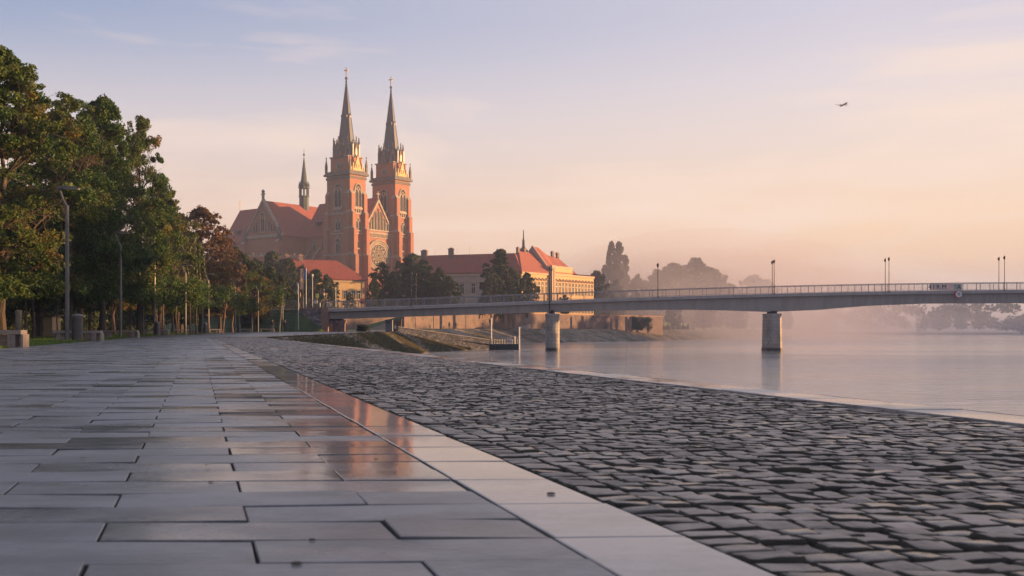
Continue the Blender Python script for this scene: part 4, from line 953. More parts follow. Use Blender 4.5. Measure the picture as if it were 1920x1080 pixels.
def street_lamp(x,y,z,label,s=1,rz=0):
    t=thing('street_lamp',label,'street lamp',(x,y,z),rz,'modern street lamps along the promenade lawn',s)
    m=MB(); m.tube((0,0,0),(0,0,5.5),.085,.068,12,0); m.lathe((0,0,0),[(.16,0),(.16,.03),(.1,.05)],12,0); m.box(-.04,.04,-.093,-.07,.6,1.0,0); m.build('pole',M['steel'],t,smooth=False)
    m=MB(); m.tube((0,0,5.45),(-.16,0,5.75),.05,.045,8,0); m.tube((-.16,0,5.75),(-.30,0,6.2),.045,.04,8,0); m.build('arm',M['steel'],t)
    m=MB(); m.extr([(-.40,6.18),(.50,6.20),(.52,6.23),(.1,6.29),(-.36,6.28)],-.13,.13,0); m.build('lamp_head',M['steel'],t)
    m=MB(); m.box(-.1,.46,-.1,.1,6.165,6.195,0); m.build('lamp_glass',M['lampglass'],t)
    return t
LP=[(126,40.9,'closest and tallest street lamp, beside the big litter bin'),(226,59.5,'second street lamp from the front, at the right end of the second bench'),(290,79.5,'third street lamp, just left of the smaller litter bin'),
    (348,90.5,'fourth street lamp from the front along the lawn'),(391,105,'fifth street lamp, in front of the copper coloured tree'),(441,119.5,'sixth street lamp, beside a dark bin near the bend'),(484,134,'seventh street lamp, standing before the grassy mound'),(530,144.5,'farthest small street lamp near the foot of the bridge mound')]
sl0=None
for px,Y,lab in LP:
    x=wx(px,Y); 
    if sl0 is None: sl0=street_lamp(x,Y,gz(Y)-.02,lab,1,R(5))
    else: again(sl0,lab,(x,Y,gz(Y)-.02),R(random.uniform(-12,12)))

# ================================================================== BENCHES AND BINS
def bench(x,y,label,rz,first=None):
    if first: return again(first,label,(x,y,gz(y)-.02),rz)
    t=thing('bench',label,'bench',(x,y,gz(y)-.02),rz,'low concrete and slab benches beside the lawn')
    m=MB(); m.box(-.95,.95,-.25,.25,.36,.47,0); m.build('seat',M['bench'],t)
    m=MB(); m.box(.62,.80,-.22,.22,0,.36,0); m.build('support',M['bench'],t)
    m=MB(); m.box(-.80,-.62,-.22,.22,0,.36,0); m.build('support',M['bench'],t)
    m=MB(); m.box(.32,.62,-.20,.20,.0,.34,0); m.build('core_block',M['wood'],t)
    m=MB(); m.ring([(.62,0),(1.0,0),(1.0,.36),(.62,.36)],[(.66,.03),(.955,.03),(.955,.355),(.66,.355)],-.24,.24,0); m.build('end_frame',M['bench'],t)
    return t
b0=bench(-13.62,26.2,'closest bench, cut off by the left edge, thick slab seat on block supports',R(8))
for px,Y,lab in ((146,42.5,'bench standing just behind the big litter bin'),(228,61,'bench just right of the second street lamp'),(292,80.5,'bench just right of the smaller litter bin'),(349,92,'bench just right of the fourth street lamp'),(399,107,'bench right of the fifth street lamp'),(458,122,'bench right of the sixth street lamp'),(500,136,'small distant bench before the grassy mound')):
    bench(wx(px,Y),Y,lab,R(random.uniform(5,20)),b0)
def bin_(x,y,label,h=1.08,r=.21):
    t=thing('litter_bin',label,'litter bin',(x,y,gz(y)-.02),0,'round metal litter bins')
    m=MB(); m.lathe((0,0,0),[(r*.96,0),(r,.05),(r,h*.86)],20,0); m.build('body',M['bin'],t)
    m=MB(); m.lathe((0,0,h*.86),[(r*.8,0),(r*.8,h*.05)],16,0); m.lathe((0,0,h*.9),[(r*1.06,0),(r*1.08,h*.05),(r*.9,h*.10),(.05,h*.13)],20,0); m.build('lid',M['steel'],t)
    return t
bn=bin_(wx(145,41.2),41.2,'big dark cylindrical litter bin with bright lid beside the closest street lamp',1.12,.215)
again(bn,'smaller looking litter bin beside the third street lamp',(wx(295,78.5),78.5,gz(78.5)-.02),0,.95)
again(bn,'dark litter bin beside the sixth street lamp',(wx(448,119),119,gz(119)-.02),0,.9)
again(bn,'dark litter bin beside the fifth street lamp',(wx(385,104),104,gz(104)-.02),0,1.0)

# ================================================================== FLAGS, POLES, SIGNS at the bridge head
def pole(px,Y,ybase,ytop,label,r=.05,name='pole',mt='white',banner=None,cat='pole',head=None):
    x=wx(px,Y); zb=wz(ybase,Y); h=wz(ytop,Y)-zb
    t=thing(name,label,cat,(x,Y,zb))
    m=MB(); m.tube((0,0,0),(0,0,h),r,r*.8,8,0); m.lathe((0,0,0),[(r*1.8,0),(r*1.8,.04)],8,0); m.build('shaft',M[mt],t)
    if banner:
        w,h0,h1,bm,dx=banner; n=8; mm=MB()
        for i in range(n):
            za=h0+(h1-h0)*i/n; zb_=h0+(h1-h0)*(i+1)/n; a=.06*math.sin(i*1.3); b_=.06*math.sin((i+1)*1.3)
            wa=w*(.8+.2*math.sin(i*.9)); wb=w*(.8+.2*math.sin((i+1)*.9))
            mm.add([(dx,a,za),(dx+wa,a*-1,za),(dx+wb,b_*-1,zb_),(dx,b_,zb_)],[(0,1,2,3)],0)
            mm.add([(dx,a+.02,za),(dx+wa,a*-1+.02,za),(dx+wb,b_*-1+.02,zb_),(dx,b_+.02,zb_)],[(3,2,1,0)],0)
        mm.build('flag',M[bm],t)
    if head: 
        mm=MB(); mm.lathe((0,0,h-.05),[(.05,0),(.14,.1),(.14,.3),(.04,.4)],8,0); mm.build('lamp_head',M['white'],t)
    return t
pole(568,153,581,503,'flag pole with hanging salmon coloured flag left of the bridge end',.035,'flag_pole','steel',(.42,3.1,6.2,'salmon',-.40),'flag')
pole(574,152.5,580,503,'white flag pole with a blue flag at its top, left of the bridge end',.055,'flag_pole','white',(.36,4.4,6.1,'blue',-.32),'flag')
pole(559.5,147.3,624,532,'leftmost thin pale pole rising past the mound, bent banner at its top',.05,'banner_pole','white',(-.22,5.6,7.3,'white',0),'banner')
pole(586,152,580,518,'white lamp pole between blue flag and yellow sign',.05,'lamp_pole','white',None,'lamp post',head=True)
pole(607,151,580,541,'short pole with narrow pale feather banner near the bridge end',.04,'banner_pole','steel',(.18,1.6,3.0,'palecloth',0),'banner')
pole(629.5,150.3,575,538,'short white post rising behind the bridge railing left end',.06,'post','white',None,'post')
pole(568.5,150.9,579,554,'stubby pale post beside the flag poles',.07,'post','steel',None,'post')
pole(565.5,147.2,624,585,'thin dark pole at the foot of the stone wing wall',.035,'post','dsteel',None,'post')
t=thing('road_sign','yellow square sign above a round white one on a short post by the bridge end','sign',(wx(594.5,151.5),151.5,3.7))
m=MB(); m.tube((0,.04,0),(0,.04,2.1),.03,.03,6,0); m.build('post',M['steel'],t)
m=MB(); m.box(-.24,.24,-.02,.02,1.75,2.35,0); m.build('yellow_plate',M['yellow'],t)
m=MB(Matrix.Translation((-.2,0,1.1))); m.extr([(.22*math.cos(2*math.pi*i/16),.28*math.sin(2*math.pi*i/16)) for i in range(16)],-.03,0,0); m.build('white_plate',M['white'],t)
for i,(px,lab) in enumerate(((600,'small white bollard right of the yellow sign'),(561,'small grey bollard by the leftmost pole'))):
    o=tag(MB().build('bollard',M['white']) if False else None,None) if False else None
    mm=MB(); mm.lathe((0,0,0),[(.07,0),(.07,.9),(.03,1.0)],8,0); o=tag(mm.build('bollard',M['white'] if i==0 else M['steel']),lab,'bollard'); o.location=(wx(px,151.6),151.6,3.65)
# oval sign at railing end
t=thing('oval_sign','small white oval sign with a dark symbol at the left end of the bridge railing','sign',(wx(616,149.9),149.9,dz(-27)+.25))
m=MB(); m.extr([(.2*math.cos(2*math.pi*i/18),.42+.4*math.sin(2*math.pi*i/18)) for i in range(18)],-.04,0,0); m.build('plate',M['white'],t)
m=MB(); m.ring([(.1*math.cos(2*math.pi*i/14),.42+.2*math.sin(2*math.pi*i/14)) for i in range(14)],[(.05*math.cos(2*math.pi*i/14),.42+.13*math.sin(2*math.pi*i/14)) for i in range(14)],-.055,-.04,0); m.build('symbol',M['bin'],t)
# flowers on railing
t=thing('flower_basket','round basket of pink flowers hanging on the bridge railing near its left end','flowers',(wx(679,149.85),149.85,wz(568,149.85)))
rg=random.Random(4); m=MB()
for i in range(150):
    a=rg.uniform(0,6.28); b_=rg.uniform(-1,1); r=rg.uniform(.25,.42); x=r*math.cos(a)*math.sqrt(1-b_*b_)*1.05; y=.6*r*math.sin(a)*math.sqrt(1-b_*b_)-.1; z=.3+r*b_*1.05; s=.06
    m.add([(x-s,y,z-s*.5),(x+s,y-s,z-s),(x+s*.6,y,z+s),(x-s*.5,y+s,z+s*.8)],[(0,1,2,3)],0)
m.build('blooms',M['pinkfl'],t); m=MB(); m.lathe((0,-.1,-.05),[(.12,0),(.25,.2),(.26,.22)],10,0); m.build('basket',M['bin'],t)
# banner with letters on railing
def text(s,size,x,z,y,mt,parent,name='lettering'):
    c=bpy.data.curves.new(name,'FONT'); c.body=s; c.size=size; c.extrude=.004; c.align_x='CENTER'; c.materials.append(mt)
    o=bpy.data.objects.new(name,c); C.objects.link(o)
    dg=bpy.context.evaluated_depsgraph_get(); me=bpy.data.meshes.new_from_object(o.evaluated_get(dg)); bpy.data.objects.remove(o)
    o=bpy.data.objects.new(name,me); link(o,parent); o.location=(x,y,z); o.rotation_euler=(R(90),0,0); 
    return o
bx0,bx1=wx(1743,149.9),wx(1804,149.9); zb=dz(64)+.06
t=thing('lettered_banner','pale banner with dark letters fixed to the bridge railing above the round sign','banner',((bx0+bx1)/2,149.93,zb))
hw=(bx1-bx0)/2
m=MB(); m.box(-hw,hw,-.015,.0,0,1.02,0); m.build('cloth',mat('banner_cloth',(.72,.58,.52),(.6,.5,.45),scale=2),t)
m=MB(); m.box(.0,1.0,-.03,-.016,.2,.8,0); m.build('pink_patch',mat('pink_patch',(.9,.6,.52)),t)
m=MB(); m.box(1.25,2.3,-.03,-.016,.08,.94,0); m.build('green_patch',mat('green_patch',(.42,.48,.40)),t)
text('4 I R M',.92,-1.25,.2,-.03,M['black'],t); text('A',.9,1.95,.2,-.035,M['black'],t)
# round navigation sign
t=thing('navigation_sign','round white sign with red rim hung on the bridge edge below the lettered banner','sign',(wx(1797.5,149.85),149.85,wz(551.5,149.85)))
n=24; cir=lambda r:[(r*math.cos(2*math.pi*i/n),r*math.sin(2*math.pi*i/n)) for i in range(n)]
m=MB(Matrix.Translation((-.12,.0,-.02))); m.extr(cir(.56),-.02,.04,0); m.build('back_plate',M['red'],t)
m=MB(); m.extr(cir(.47),-.06,-.02,0); m.build('white_plate',M['white'],t)
m=MB(); m.ring(cir(.2),cir(.11),-.075,-.06,0); m.build('symbol',M['bin'],t)

# ================================================================== PONTOON, RAMP, BANK DETAILS
wxp=wx(916,158); 
t=thing('pontoon','dark green floating pontoon with railings moored at the end of the stone ramp','pontoon',(wx(944,158.5),158.5,WATER-.3))
m=MB(); m.box(-2.3,-1.35,0,2.4,0,1.05,0); m.box(-1.3,2.35,0,2.6,0,1.15,0); m.box(-2.35,2.4,-.05,2.6,1.12,1.22,0); m.build('hull',M['hull'],t)
m=MB()
for i in range(12): x=-2.2+i*.4; m.tube((x,.05,1.2),(x,.05,2.0),.02,.02,4,0); m.tube((x,2.5,1.2),(x,2.5,2.0),.02,.02,4,0)
for z in (1.6,2.0): m.tube((-2.25,.05,z),(2.3,.05,z),.025,.025,5,0); m.tube((-2.25,2.5,z),(2.3,2.5,z),.025,.025,5,0)
m.build('railing',M['steel'],t)
m=MB(); m.box(.55,1.3,-.03,0,1.3,2.2,0); m.build('white_sign',M['white'],t)
m=MB(); m.box(.78,1.08,-.045,-.03,1.62,1.70,0); m.box(.78,.86,-.045,-.03,1.5,1.9,0); m.build('sign_mark',M['red'],t)
m=MB(); m.lathe((1.75,1.0,1.2),[(.12,0),(.12,1.2),(.05,1.25)],8,0); m.build('mooring_post',M['white'],t)
for px,yb,yt,Y,lab in ((973.5,645,615,163,'white mooring pile right of the pontoon'),(921,630,600,161,'white mooring pile behind the left end of the pontoon')):
    x=wx(px,Y); z=WATER-1; mm=MB(); mm.tube((0,0,0),(0,0,wz(yt,Y)-z),.13,.12,10,0); mm.lathe((0,0,wz(yt,Y)-z),[(.16,0),(.16,.12),(.03,.2)],10,0); o=tag(mm.build('mooring_pile',M['white']),lab,'mooring pile'); o.location=(x,Y,z)
rt=thing('stone_ramp','long sloping stone ramp with rubble parapet running down to the pontoon','ramp',(wx(747,151),151,0))
m=MB(Matrix.Translation((-wx(747,151),-151,0)))
xa,xb=wx(747,151),wx(918,158); za,zb=1.05,-.95
m.add([(xa,151,za-1.5),(xb,158,zb-1.6),(xb,158.5,zb-1.6),(xa,151.5,za-1.5),(xa,151,za),(xb,158,zb),(xb,158.5,zb),(xa,151.5,za)],[(0,3,2,1),(4,5,6,7),(0,1,5,4),(1,2,6,5),(2,3,7,6),(3,0,4,7)],0)
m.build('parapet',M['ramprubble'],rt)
m=MB(Matrix.Translation((-wx(747,151),-151,0))); m.add([(xa,150.9,za),(xb,157.9,zb),(xb,158.6,zb),(xa,151.6,za),(xa,150.9,za+.09),(xb,157.9,zb+.09),(xb,158.6,zb+.09),(xa,151.6,za+.09)],[(0,3,2,1),(4,5,6,7),(0,1,5,4),(1,2,6,5),(2,3,7,6),(3,0,4,7)],0); m.build('coping',M['conc'],rt)
m=MB(Matrix.Translation((-wx(747,151),-151,0))); m.add([(xa,151.5,za-.9),(xb+2,158.5,zb-.9),(xb+2,161,zb-.9),(xa,154,za-.9)],[(0,1,2,3)],0); m.build('walkway',M['asph'],rt)
# parapet end steps down the bank
m=MB()
for i in range(9): s=i/8; m.box(-17+s*4.6-.3,-17+s*4.6+.4,146.4+s*1.2,147.6+s*1.2,.25-s*1.7-.3,.42-s*1.7,0)
tag(m.build('bank_steps',M['conc']),'pale stone steps running down the bank below the start of the ramp','steps')
# grey cabinet
t=thing('utility_cabinet','tall grey metal cabinet standing on the quay under the bridge','cabinet',(wx(729,152.5),152.5,gz(152)))
m=MB(); m.box(-.52,.52,0,1,0,1.75,0); m.build('body',M['rail'],t); m=MB(); m.box(-.2,.05,-.03,0,1.25,1.5,0); m.build('vent',M['black'],t); m=MB(); m.box(-.56,.56,-.04,1.04,1.75,1.82,0); m.build('lid',M['steel'],t)
o=MB(); o.box(0,1.2,0,.4,0,1.9,0); tag(o.build('brick_pier',M['rampart']),'square pinkish brick pillar right of the grey cabinet','pillar').location=(wx(738,156),156,gz(156))
# old shed by the rampart
t=thing('shed','low shed with slanted roof against the rampart wall left of the round pier','shed',(wx(970,262),262,1.1))
m=MB(); m.extr([(0,0),(3.6,0),(3.6,1.35),(0,.4)],0,2.5,0); m.build('body',M['concd'],t); m=MB(); m.extr([(-.3,.38),(3.75,1.42),(3.75,1.56),(-.3,.5)],-.2,2.7,0); m.build('roof',M['cap'],t)
m=MB(); m.box(2.6,3.5,-.04,0,0,1.15,0); m.build('door',M['creampl'],t)
# bank slab stairs far
m=MB(); 
for i in range(14): s=i/13; m.box(8+s*6-.4,8+s*6+.5,268+s*-.5,269.4+s*-.5,1.0-s*3.2-.2,1.15-s*3.2,0)
tag(m.build('bank_stairs',M['conc']),'thin pale stairs descending the far bank left of the round pier','stairs')
# poles along the rampart
for i,(px,Y,yb,yt,lab) in enumerate(((957.5,258,615,585,'dark post on the bank quay left of the slanted shed'),(813,240,615,592,'dark post before the rampart near its left end'),(905,250,616,607,'short dark post in the middle of the bank quay'),(952,256,616,609,'short dark bollard just left of the tall dark post'),(919,252,612,596,'dark post with a hanging box beside the rampart'))):
    mm=MB(); zb=1.1; h=max(.5,wz(yt,Y)-zb); mm.tube((0,0,0),(0,0,h),.1,.08,8,0)
    if i==4: mm.lathe((0,0,h*.5),[(.1,0),(.3,.2),(.3,.9),(.1,1.1)],8,0)
    if i==2: mm.box(-.25,.25,-.2,.2,h,h+.15,0)
    o=tag(mm.build('post',M['dsteel']),lab,'post'); o.location=(wx(px,Y),Y,zb)
# distant cottage
t=thing('cottage','tiny pale cottage far along the misty bank left of the second pier','cottage',(wx(1284,470),470,1.2))
m=MB(); m.box(0,5,0,6,0,2.6,0); m.add([(0,0,2.6),(5,0,2.6),(2.5,0,5.2),(0,6,2.6),(5,6,2.6),(2.5,6,5.2)],[(0,1,2),(3,5,4)],0); m.build('wall',M['creampl'],t)
m=MB(); m.add([(-.3,-.3,2.4),(-.3,6.3,2.4),(2.5,6.3,5.4),(2.5,-.3,5.4),(5.3,-.3,2.4),(5.3,6.3,2.4)],[(0,1,2,3),(3,2,5,4)],0); m.build('roof',M['tile'],t)
gf=thing('garden_wall','row of pale wall piers on the misty bank right of the rampart end','wall',(wx(1243,360),360,1.1))
m=MB(); m.box(0,9,0,.4,0,1.2,0); m.build('wall_body',M['creampl'],gf)
for i in range(6): m=MB(); m.box(i*1.8-.2,i*1.8+.2,-.1,.5,0,2.0,0); m.build('pier',M['trim'],gf)
# small stone block house piece behind trees at far left
t=thing('pavilion','small pale rendered pavilion glimpsed between trunks behind the closest lawn','pavilion',(wx(78,66),66,0))
m=MB(); m.box(0,.7,0,1.2,0,1.4,0); m.box(-.5,1.0,-.1,1.3,0,.35,0); m.build('wall',M['creampl'],t); m=MB(); m.box(-.15,.9,-.2,1.3,1.4,1.5,0); m.build('roof',M['rampart'],t)

rg=np.random.default_rng(15); P_=[]
for i in range(420):
    Y=rg.uniform(18,70) if i<330 else rg.uniform(3,30); x=lbx(Y)+abs(rg.exponential(.5))+.02 if i<330 else -.31*Y+rg.uniform(-3.5,.8)
    P_.append((x,Y,gz(Y)+.006,rg.uniform(.012,.03) if i<330 else rg.uniform(.008,.016)))
V=[];Fc=[]
for x,y,z,s_ in P_:
    a=rg.uniform(0,6.28); c_,d_=math.cos(a)*s_,math.sin(a)*s_; b0=len(V); V+=[(x-c_,y-d_,z),(x+d_*.6,y-c_*.6,z+s_*.25),(x+c_,y+d_,z+.002),(x-d_*.6,y+c_*.6,z+s_*.1)]; Fc.append((b0,b0+1,b0+2,b0+3))
tag(npmesh('leaf_litter',V,Fc,leafmat('fallen_leaves',[(0,(.05,.03,.015)),(1,(.16,.09,.03))],trans=0),attr=rg.random(len(V))),kind='stuff')
# ================================================================== AIRPLANE
Yp=2300.0; ax=wx(1582.5,Yp); az=wz(196,Yp)
ap=thing('airplane','small dark airplane high in the sky over the right half','airplane',(ax,Yp,az),R(12)); ap.rotation_euler=(R(-4),R(-3),R(12))
m=MB(); m.M=Matrix.Rotation(R(-90),4,'X'); m.lathe((0,0,-15),[(.2,0),(1.3,2),(1.9,5),(1.9,22),(1.2,28),(.3,32)],12,0); m.build('fuselage',M['black'],ap)
for s in (-1,1):
    m=MB(); m.add([(s*1.5,-2,-.8),(s*1.5,5,-.8),(s*13,7,.6),(s*13,5,.6),(s*1.5,-2,-.2),(s*1.5,5,-.2),(s*13,7,.8),(s*13,5,.8)],[(0,1,2,3),(4,7,6,5),(0,3,7,4),(1,5,6,2),(2,6,7,3)],0)
    m.add([(s*13,5,.6),(s*13,7,.6),(s*16,8.5,3.6),(s*16,7.3,3.6),(s*13,5,1.0),(s*13,7,1.0),(s*15.6,8.5,3.8),(s*15.6,7.3,3.8)],[(0,1,2,3),(4,7,6,5),(0,3,7,4),(1,5,6,2),(2,6,7,3)],0); m.build('wing',M['black'],ap)
    m=MB(); m.M=Matrix.Translation((s*5,-1,-1.6))@Matrix.Rotation(R(-90),4,'X'); m.lathe((0,0,-1.5),[(.7,0),(1.0,1),(.8,3.5)],8,0); m.build('engine',M['black'],ap)
m=MB(); m.add([(0,12,1.5),(0,16,1.5),(0,17.5,6),(0,15.5,6),(.3,12,1.5),(.3,16,1.5),(.2,17.5,6),(.2,15.5,6)],[(0,1,2,3),(4,7,6,5),(0,3,7,4),(1,5,6,2)],0); m.box(-5,5,14,16,1,1.25,0); m.build('tail',M['black'],ap)

# ================================================================== PEOPLE (far away, walking)
def person(x,y,z,rz,label,top,legs,h=1.72,stride=.28):
    s=h/1.75; me=bpy.data.meshes.new('person')
    J={'pel':(0,0,.95),'ch':(0,-.02,1.25),'nk':(0,-.02,1.48),'hd':(0,-.04,1.60),'ht':(0,-.04,1.72),
       'sl':(-.19,-.02,1.42),'sr':(.19,-.02,1.42),'el':(-.25,.08,1.14),'er':(.25,-.06,1.14),'wl':(-.24,.0,.90),'wr':(.24,-.22,.93),'fl':(-.24,-.03,.80),'fr':(.24,-.28,.85),
       'hl':(-.1,0,.90),'hr':(.1,0,.90),'kl':(-.11,-stride*.6,.50),'kr':(.11,stride*.35,.50),'al':(-.11,-stride,.09),'ar':(.11,stride*1.1,.12),'tl':(-.12,-stride-.18,.03),'tr':(.12,stride*1.1-.15,.03)}
    Rr={'pel':.14,'ch':.16,'nk':.06,'hd':.095,'ht':.07,'sl':.07,'sr':.07,'el':.05,'er':.05,'wl':.035,'wr':.035,'fl':.03,'fr':.03,'hl':.095,'hr':.095,'kl':.062,'kr':.062,'al':.045,'ar':.045,'tl':.035,'tr':.035}
    ks=list(J); E=[('pel','ch'),('ch','nk'),('nk','hd'),('hd','ht'),('ch','sl'),('ch','sr'),('sl','el'),('el','wl'),('wl','fl'),('sr','er'),('er','wr'),('wr','fr'),('pel','hl'),('pel','hr'),('hl','kl'),('kl','al'),('al','tl'),('hr','kr'),('kr','ar'),('ar','tr')]
    me.from_pydata([tuple(c*s for c in J[k]) for k in ks],[(ks.index(a),ks.index(b_)) for a,b_ in E],[])
    o=bpy.data.objects.new('person',me); C.objects.link(o)
    md=o.modifiers.new('skin','SKIN'); me.skin_vertices[0].data[0].use_root=True
    for i,k in enumerate(ks): me.skin_vertices[0].data[i].radius=(Rr[k]*s*(1.15 if k in('ch','pel') else 1),Rr[k]*s*(.8 if k in('ch','pel') else 1))
    o.modifiers.new('sub','SUBSURF').levels=1
    dg=bpy.context.evaluated_depsgraph_get(); m2=bpy.data.meshes.new_from_object(o.evaluated_get(dg)); bpy.data.objects.remove(o)
    for mm in (M['skin'],top,legs,M['hair'],M['black']): m2.materials.append(mm)
    for p in m2.polygons:
        c=p.center/s
        p.material_index = 3 if c.z>1.66 or (c.z>1.58 and c.y>.0) else 0 if c.z>1.49 else (0 if c.z<.9 and abs(c.x)>.19 else (1 if c.z>.92 else (4 if c.z<.1 else 2)))
        p.use_smooth=True
    o=bpy.data.objects.new('person',m2); link(o); o.location=(x,y,z); o.rotation_euler=(0,0,rz); return tag(o,label,'person')
person(wx(511,139),139,gz(139),R(20),'person in dark coat walking on the promenade bend left of the mound',M['darkcloth'],M['jean'])
person(wx(534.5,143),143,gz(143),R(200),'person in dark clothes and pale hat beside the last street lamp',M['darkcloth'],M['darkcloth'])
person(wx(741,149),148.9,gz(149)-.35,R(80),'person in a pale jacket at the top of the stone ramp',M['palecloth'],M['jean'],1.5)
person(wx(1018.5,262),262,1.08,R(-60),'person in black standing before the rampart just left of the round pier',M['black'],M['black'])
person(wx(855,245),245,1.05,R(60),'tiny person in dark clothes walking below the left part of the rampart',M['darkcloth'],M['darkcloth'],1.6)
# little things on the wet slabs
for px,py,r,lab in ((1033,927,.010,'tiny dark pebble lying on the pale kerb stone'),(585,1013,.006,'tiny dark leaf scrap on the slab at bottom centre'),(556,1058,.009,'small dark pebble near the bottom edge on the slabs'),(395,905,.006,'tiny dark leaf scrap on the middle slabs')):
    Y=F*EYE/(py-621); mm=MB(); mm.lathe((0,0,0),[(r*.9,0),(r,r*.15),(r*.7,r*.4),(r*.1,r*.5)],7,0,a=1.25,b=.8); o=tag(mm.build('pebble',M['soil']),lab,'pebble'); o.location=(wx(px,Y),Y,.001)

# ================================================================== FOLIAGE
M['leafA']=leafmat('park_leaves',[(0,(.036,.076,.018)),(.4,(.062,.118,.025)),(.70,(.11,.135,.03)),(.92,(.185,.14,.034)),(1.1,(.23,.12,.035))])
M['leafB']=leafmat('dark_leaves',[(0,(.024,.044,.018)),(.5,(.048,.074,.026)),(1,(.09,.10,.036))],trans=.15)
M['leafC']=leafmat('copper_leaves',[(0,(.075,.05,.03)),(.5,(.14,.082,.045)),(1,(.20,.12,.06))])
M['leafW']=leafmat('willow_leaves',[(0,(.05,.07,.022)),(.5,(.085,.10,.032)),(1,(.13,.135,.045))])
M['leafF']=leafmat('far_leaves',[(0,(.030,.040,.022)),(.5,(.050,.060,.03)),(1,(.085,.08,.04))],trans=.1)
def leaves(cen,rad,npc,size,rg,tint,aspect=1.5,shell=.55,droop=0,flat=1.0):
    n=len(cen); tot=n*npc
    c=np.repeat(cen,npc,0); r=np.repeat(rad,npc); tn=np.repeat(tint,npc)
    d=rg.normal(size=(tot,3)); d/=np.linalg.norm(d,axis=1)[:,None]
    rr=(shell+(1-shell)*rg.random(tot))*(.85+.3*rg.random(tot))
    p=c+d*(r*rr)[:,None]*np.array([1,1,flat])
    nrm=d*.6+rg.normal(size=(tot,3))*.6+np.array([0,0,.35]); nrm/=np.linalg.norm(nrm,axis=1)[:,None]
    a=rg.normal(size=(tot,3)); u=np.cross(nrm,a); u/=np.linalg.norm(u,axis=1)[:,None]+1e-9; v=np.cross(nrm,u)
    if droop: v=v*(1-droop)+np.array([0,0,-1])*droop; u=np.cross(v,nrm); u/=np.linalg.norm(u,axis=1)[:,None]+1e-9
    s=size*(.6+.8*rg.random(tot))[:,None]
    V=np.stack([p-v*s*aspect*.5,p+u*s*.42+nrm*s*.08,p+v*s*aspect*.5,p-u*s*.42+nrm*s*.08],1).reshape(-1,3)
    Fc=np.arange(tot*4).reshape(-1,4); T=np.repeat(np.clip(tn+rg.normal(0,.11,tot),0,1),4)
    return V,Fc,T
def limb(m,p,d,L_,r,rg,depth,tips):
    q=Vector(p); dirv=Vector(d).normalized(); segs=4
    for i in range(segs):
        dirv=(dirv+Vector(rg.normal(0,.13,3))+Vector((0,0,.06))).normalized(); nx=q+dirv*(L_/segs); r1=r*(1-.62*(i+1)/segs)
        m.tube(q,nx,r*(1-.62*i/segs),r1,7 if depth==0 else 5,0); q=nx
        if depth<2 and i>=1:
            for _ in range(2 if depth==0 else 1):
                sd_=(dirv+Vector(rg.normal(0,.75,3))).normalized(); limb(m,q,sd_,L_*.5,r1*.6,rg,depth+1,tips)
    tips.append(tuple(q))
def make_tree(name,seed,H,Rc,zlo,leaf,npc,ncl,clr,lsize,shape='round',bark='bark',tr=.16,lobes=3,tbias=.35,tvar=.22,lean=0,parent_args=None):
    """returns (trunk mesh object, crown mesh object) unparented at origin"""
    rg=np.random.default_rng(seed); m=MB(); tips=[]
    # trunk
    q=Vector((0,0,-.1)); top=zlo+(H-zlo)*.72; n=8; r=tr
    for i in range(n):
        nx=Vector((lean*(i+1)/n+rg.normal(0,.04),rg.normal(0,.04),(i+1)/n*top)); m.tube(q,nx,r*(1-.75*i/n)*(1.35 if i==0 else 1),r*(1-.75*(i+1)/n),9,0)
        if nx.z>zlo*.9 :
            for _ in range(3):
                a=rg.uniform(0,6.28); limb(m,nx,(math.cos(a),math.sin(a),rg.uniform(.25,.9)),Rc*(.8 if i<n-2 else .55),r*(1-.75*i/n)*.5,rg,1 if Rc<2.5 else 0,tips)
        q=nx
    # crown clumps in lobed envelope
    ph=rg.uniform(0,6.28,6); cen=[];rad=[];tint=[]
    while len(cen)<ncl:
        t=rg.random(); a=rg.uniform(0,6.28)
        if shape=='round': env=math.sin(math.pi*min(1,(t*.92+.1)))**.55
        elif shape=='tall': env=(math.sin(math.pi*min(1,(t*.9+.12)))**.5)*(1-.35*t)
        elif shape=='poplar': env=(math.sin(math.pi*min(1,t*.93+.06))**.45)*(1-.25*t)
        elif shape=='cone': env=(1-t)**.8+.08
        elif shape=='drop': env=(math.sin(math.pi*min(1,(t*.75+.25)))**.6)
        lobe=1+.24*math.sin(lobes*a+ph[0]+t*3)+.16*math.sin((lobes+2)*a+ph[1]-t*6)+.10*math.sin(9*t+ph[2]+a)
        rho=(rg.uniform(.30,1.0))**.55
        rr=Rc*env*lobe*rho*.92; z=zlo+t*(H-zlo)
        z+=-.25*Rc*(rho**2)*(1 if t<.5 else .0)*.3
        cen.append((rr*math.cos(a),rr*math.sin(a),z)); rad.append(clr*rg.uniform(.6,1.25)*(1-.35*t)); tint.append(tbias+rg.normal(0,tvar)*.6+.12*math.sin(3*a+ph[3])+.10*math.sin(5*t+ph[4]))
    cen=np.array(cen); rad=np.array(rad); tint=np.array(tint)
    cen[:,2]=np.maximum(cen[:,2],zlo*.75+rad*.5); cen[:,0]+=lean*.8
    # each bough carries several small leaf clusters on its outside
    K=8; d=rg.normal(size=(len(cen)*K,3)); d/=np.linalg.norm(d,axis=1)[:,None]; d[:,2]=np.abs(d[:,2])*.9-.25
    cen=np.repeat(cen,K,0)+d*(np.repeat(rad,K)*rg.uniform(.55,1.15,len(d)))[:,None]; rad=np.repeat(rad,K)*rg.uniform(.28,.5,len(d)); tint=np.repeat(tint,K)+rg.normal(0,.10,len(d))
    npc=max(4,int(npc/K))
    V,Fc,T=leaves(cen,rad,npc,lsize,rg,tint,flat=.8)
    # stray sprigs beyond the clumps
    cr_=npmesh('crown',V,Fc,M[leaf],attr=T)
    tk=m.build('trunk',M[bark])
    return tk,cr_
PROTO={}
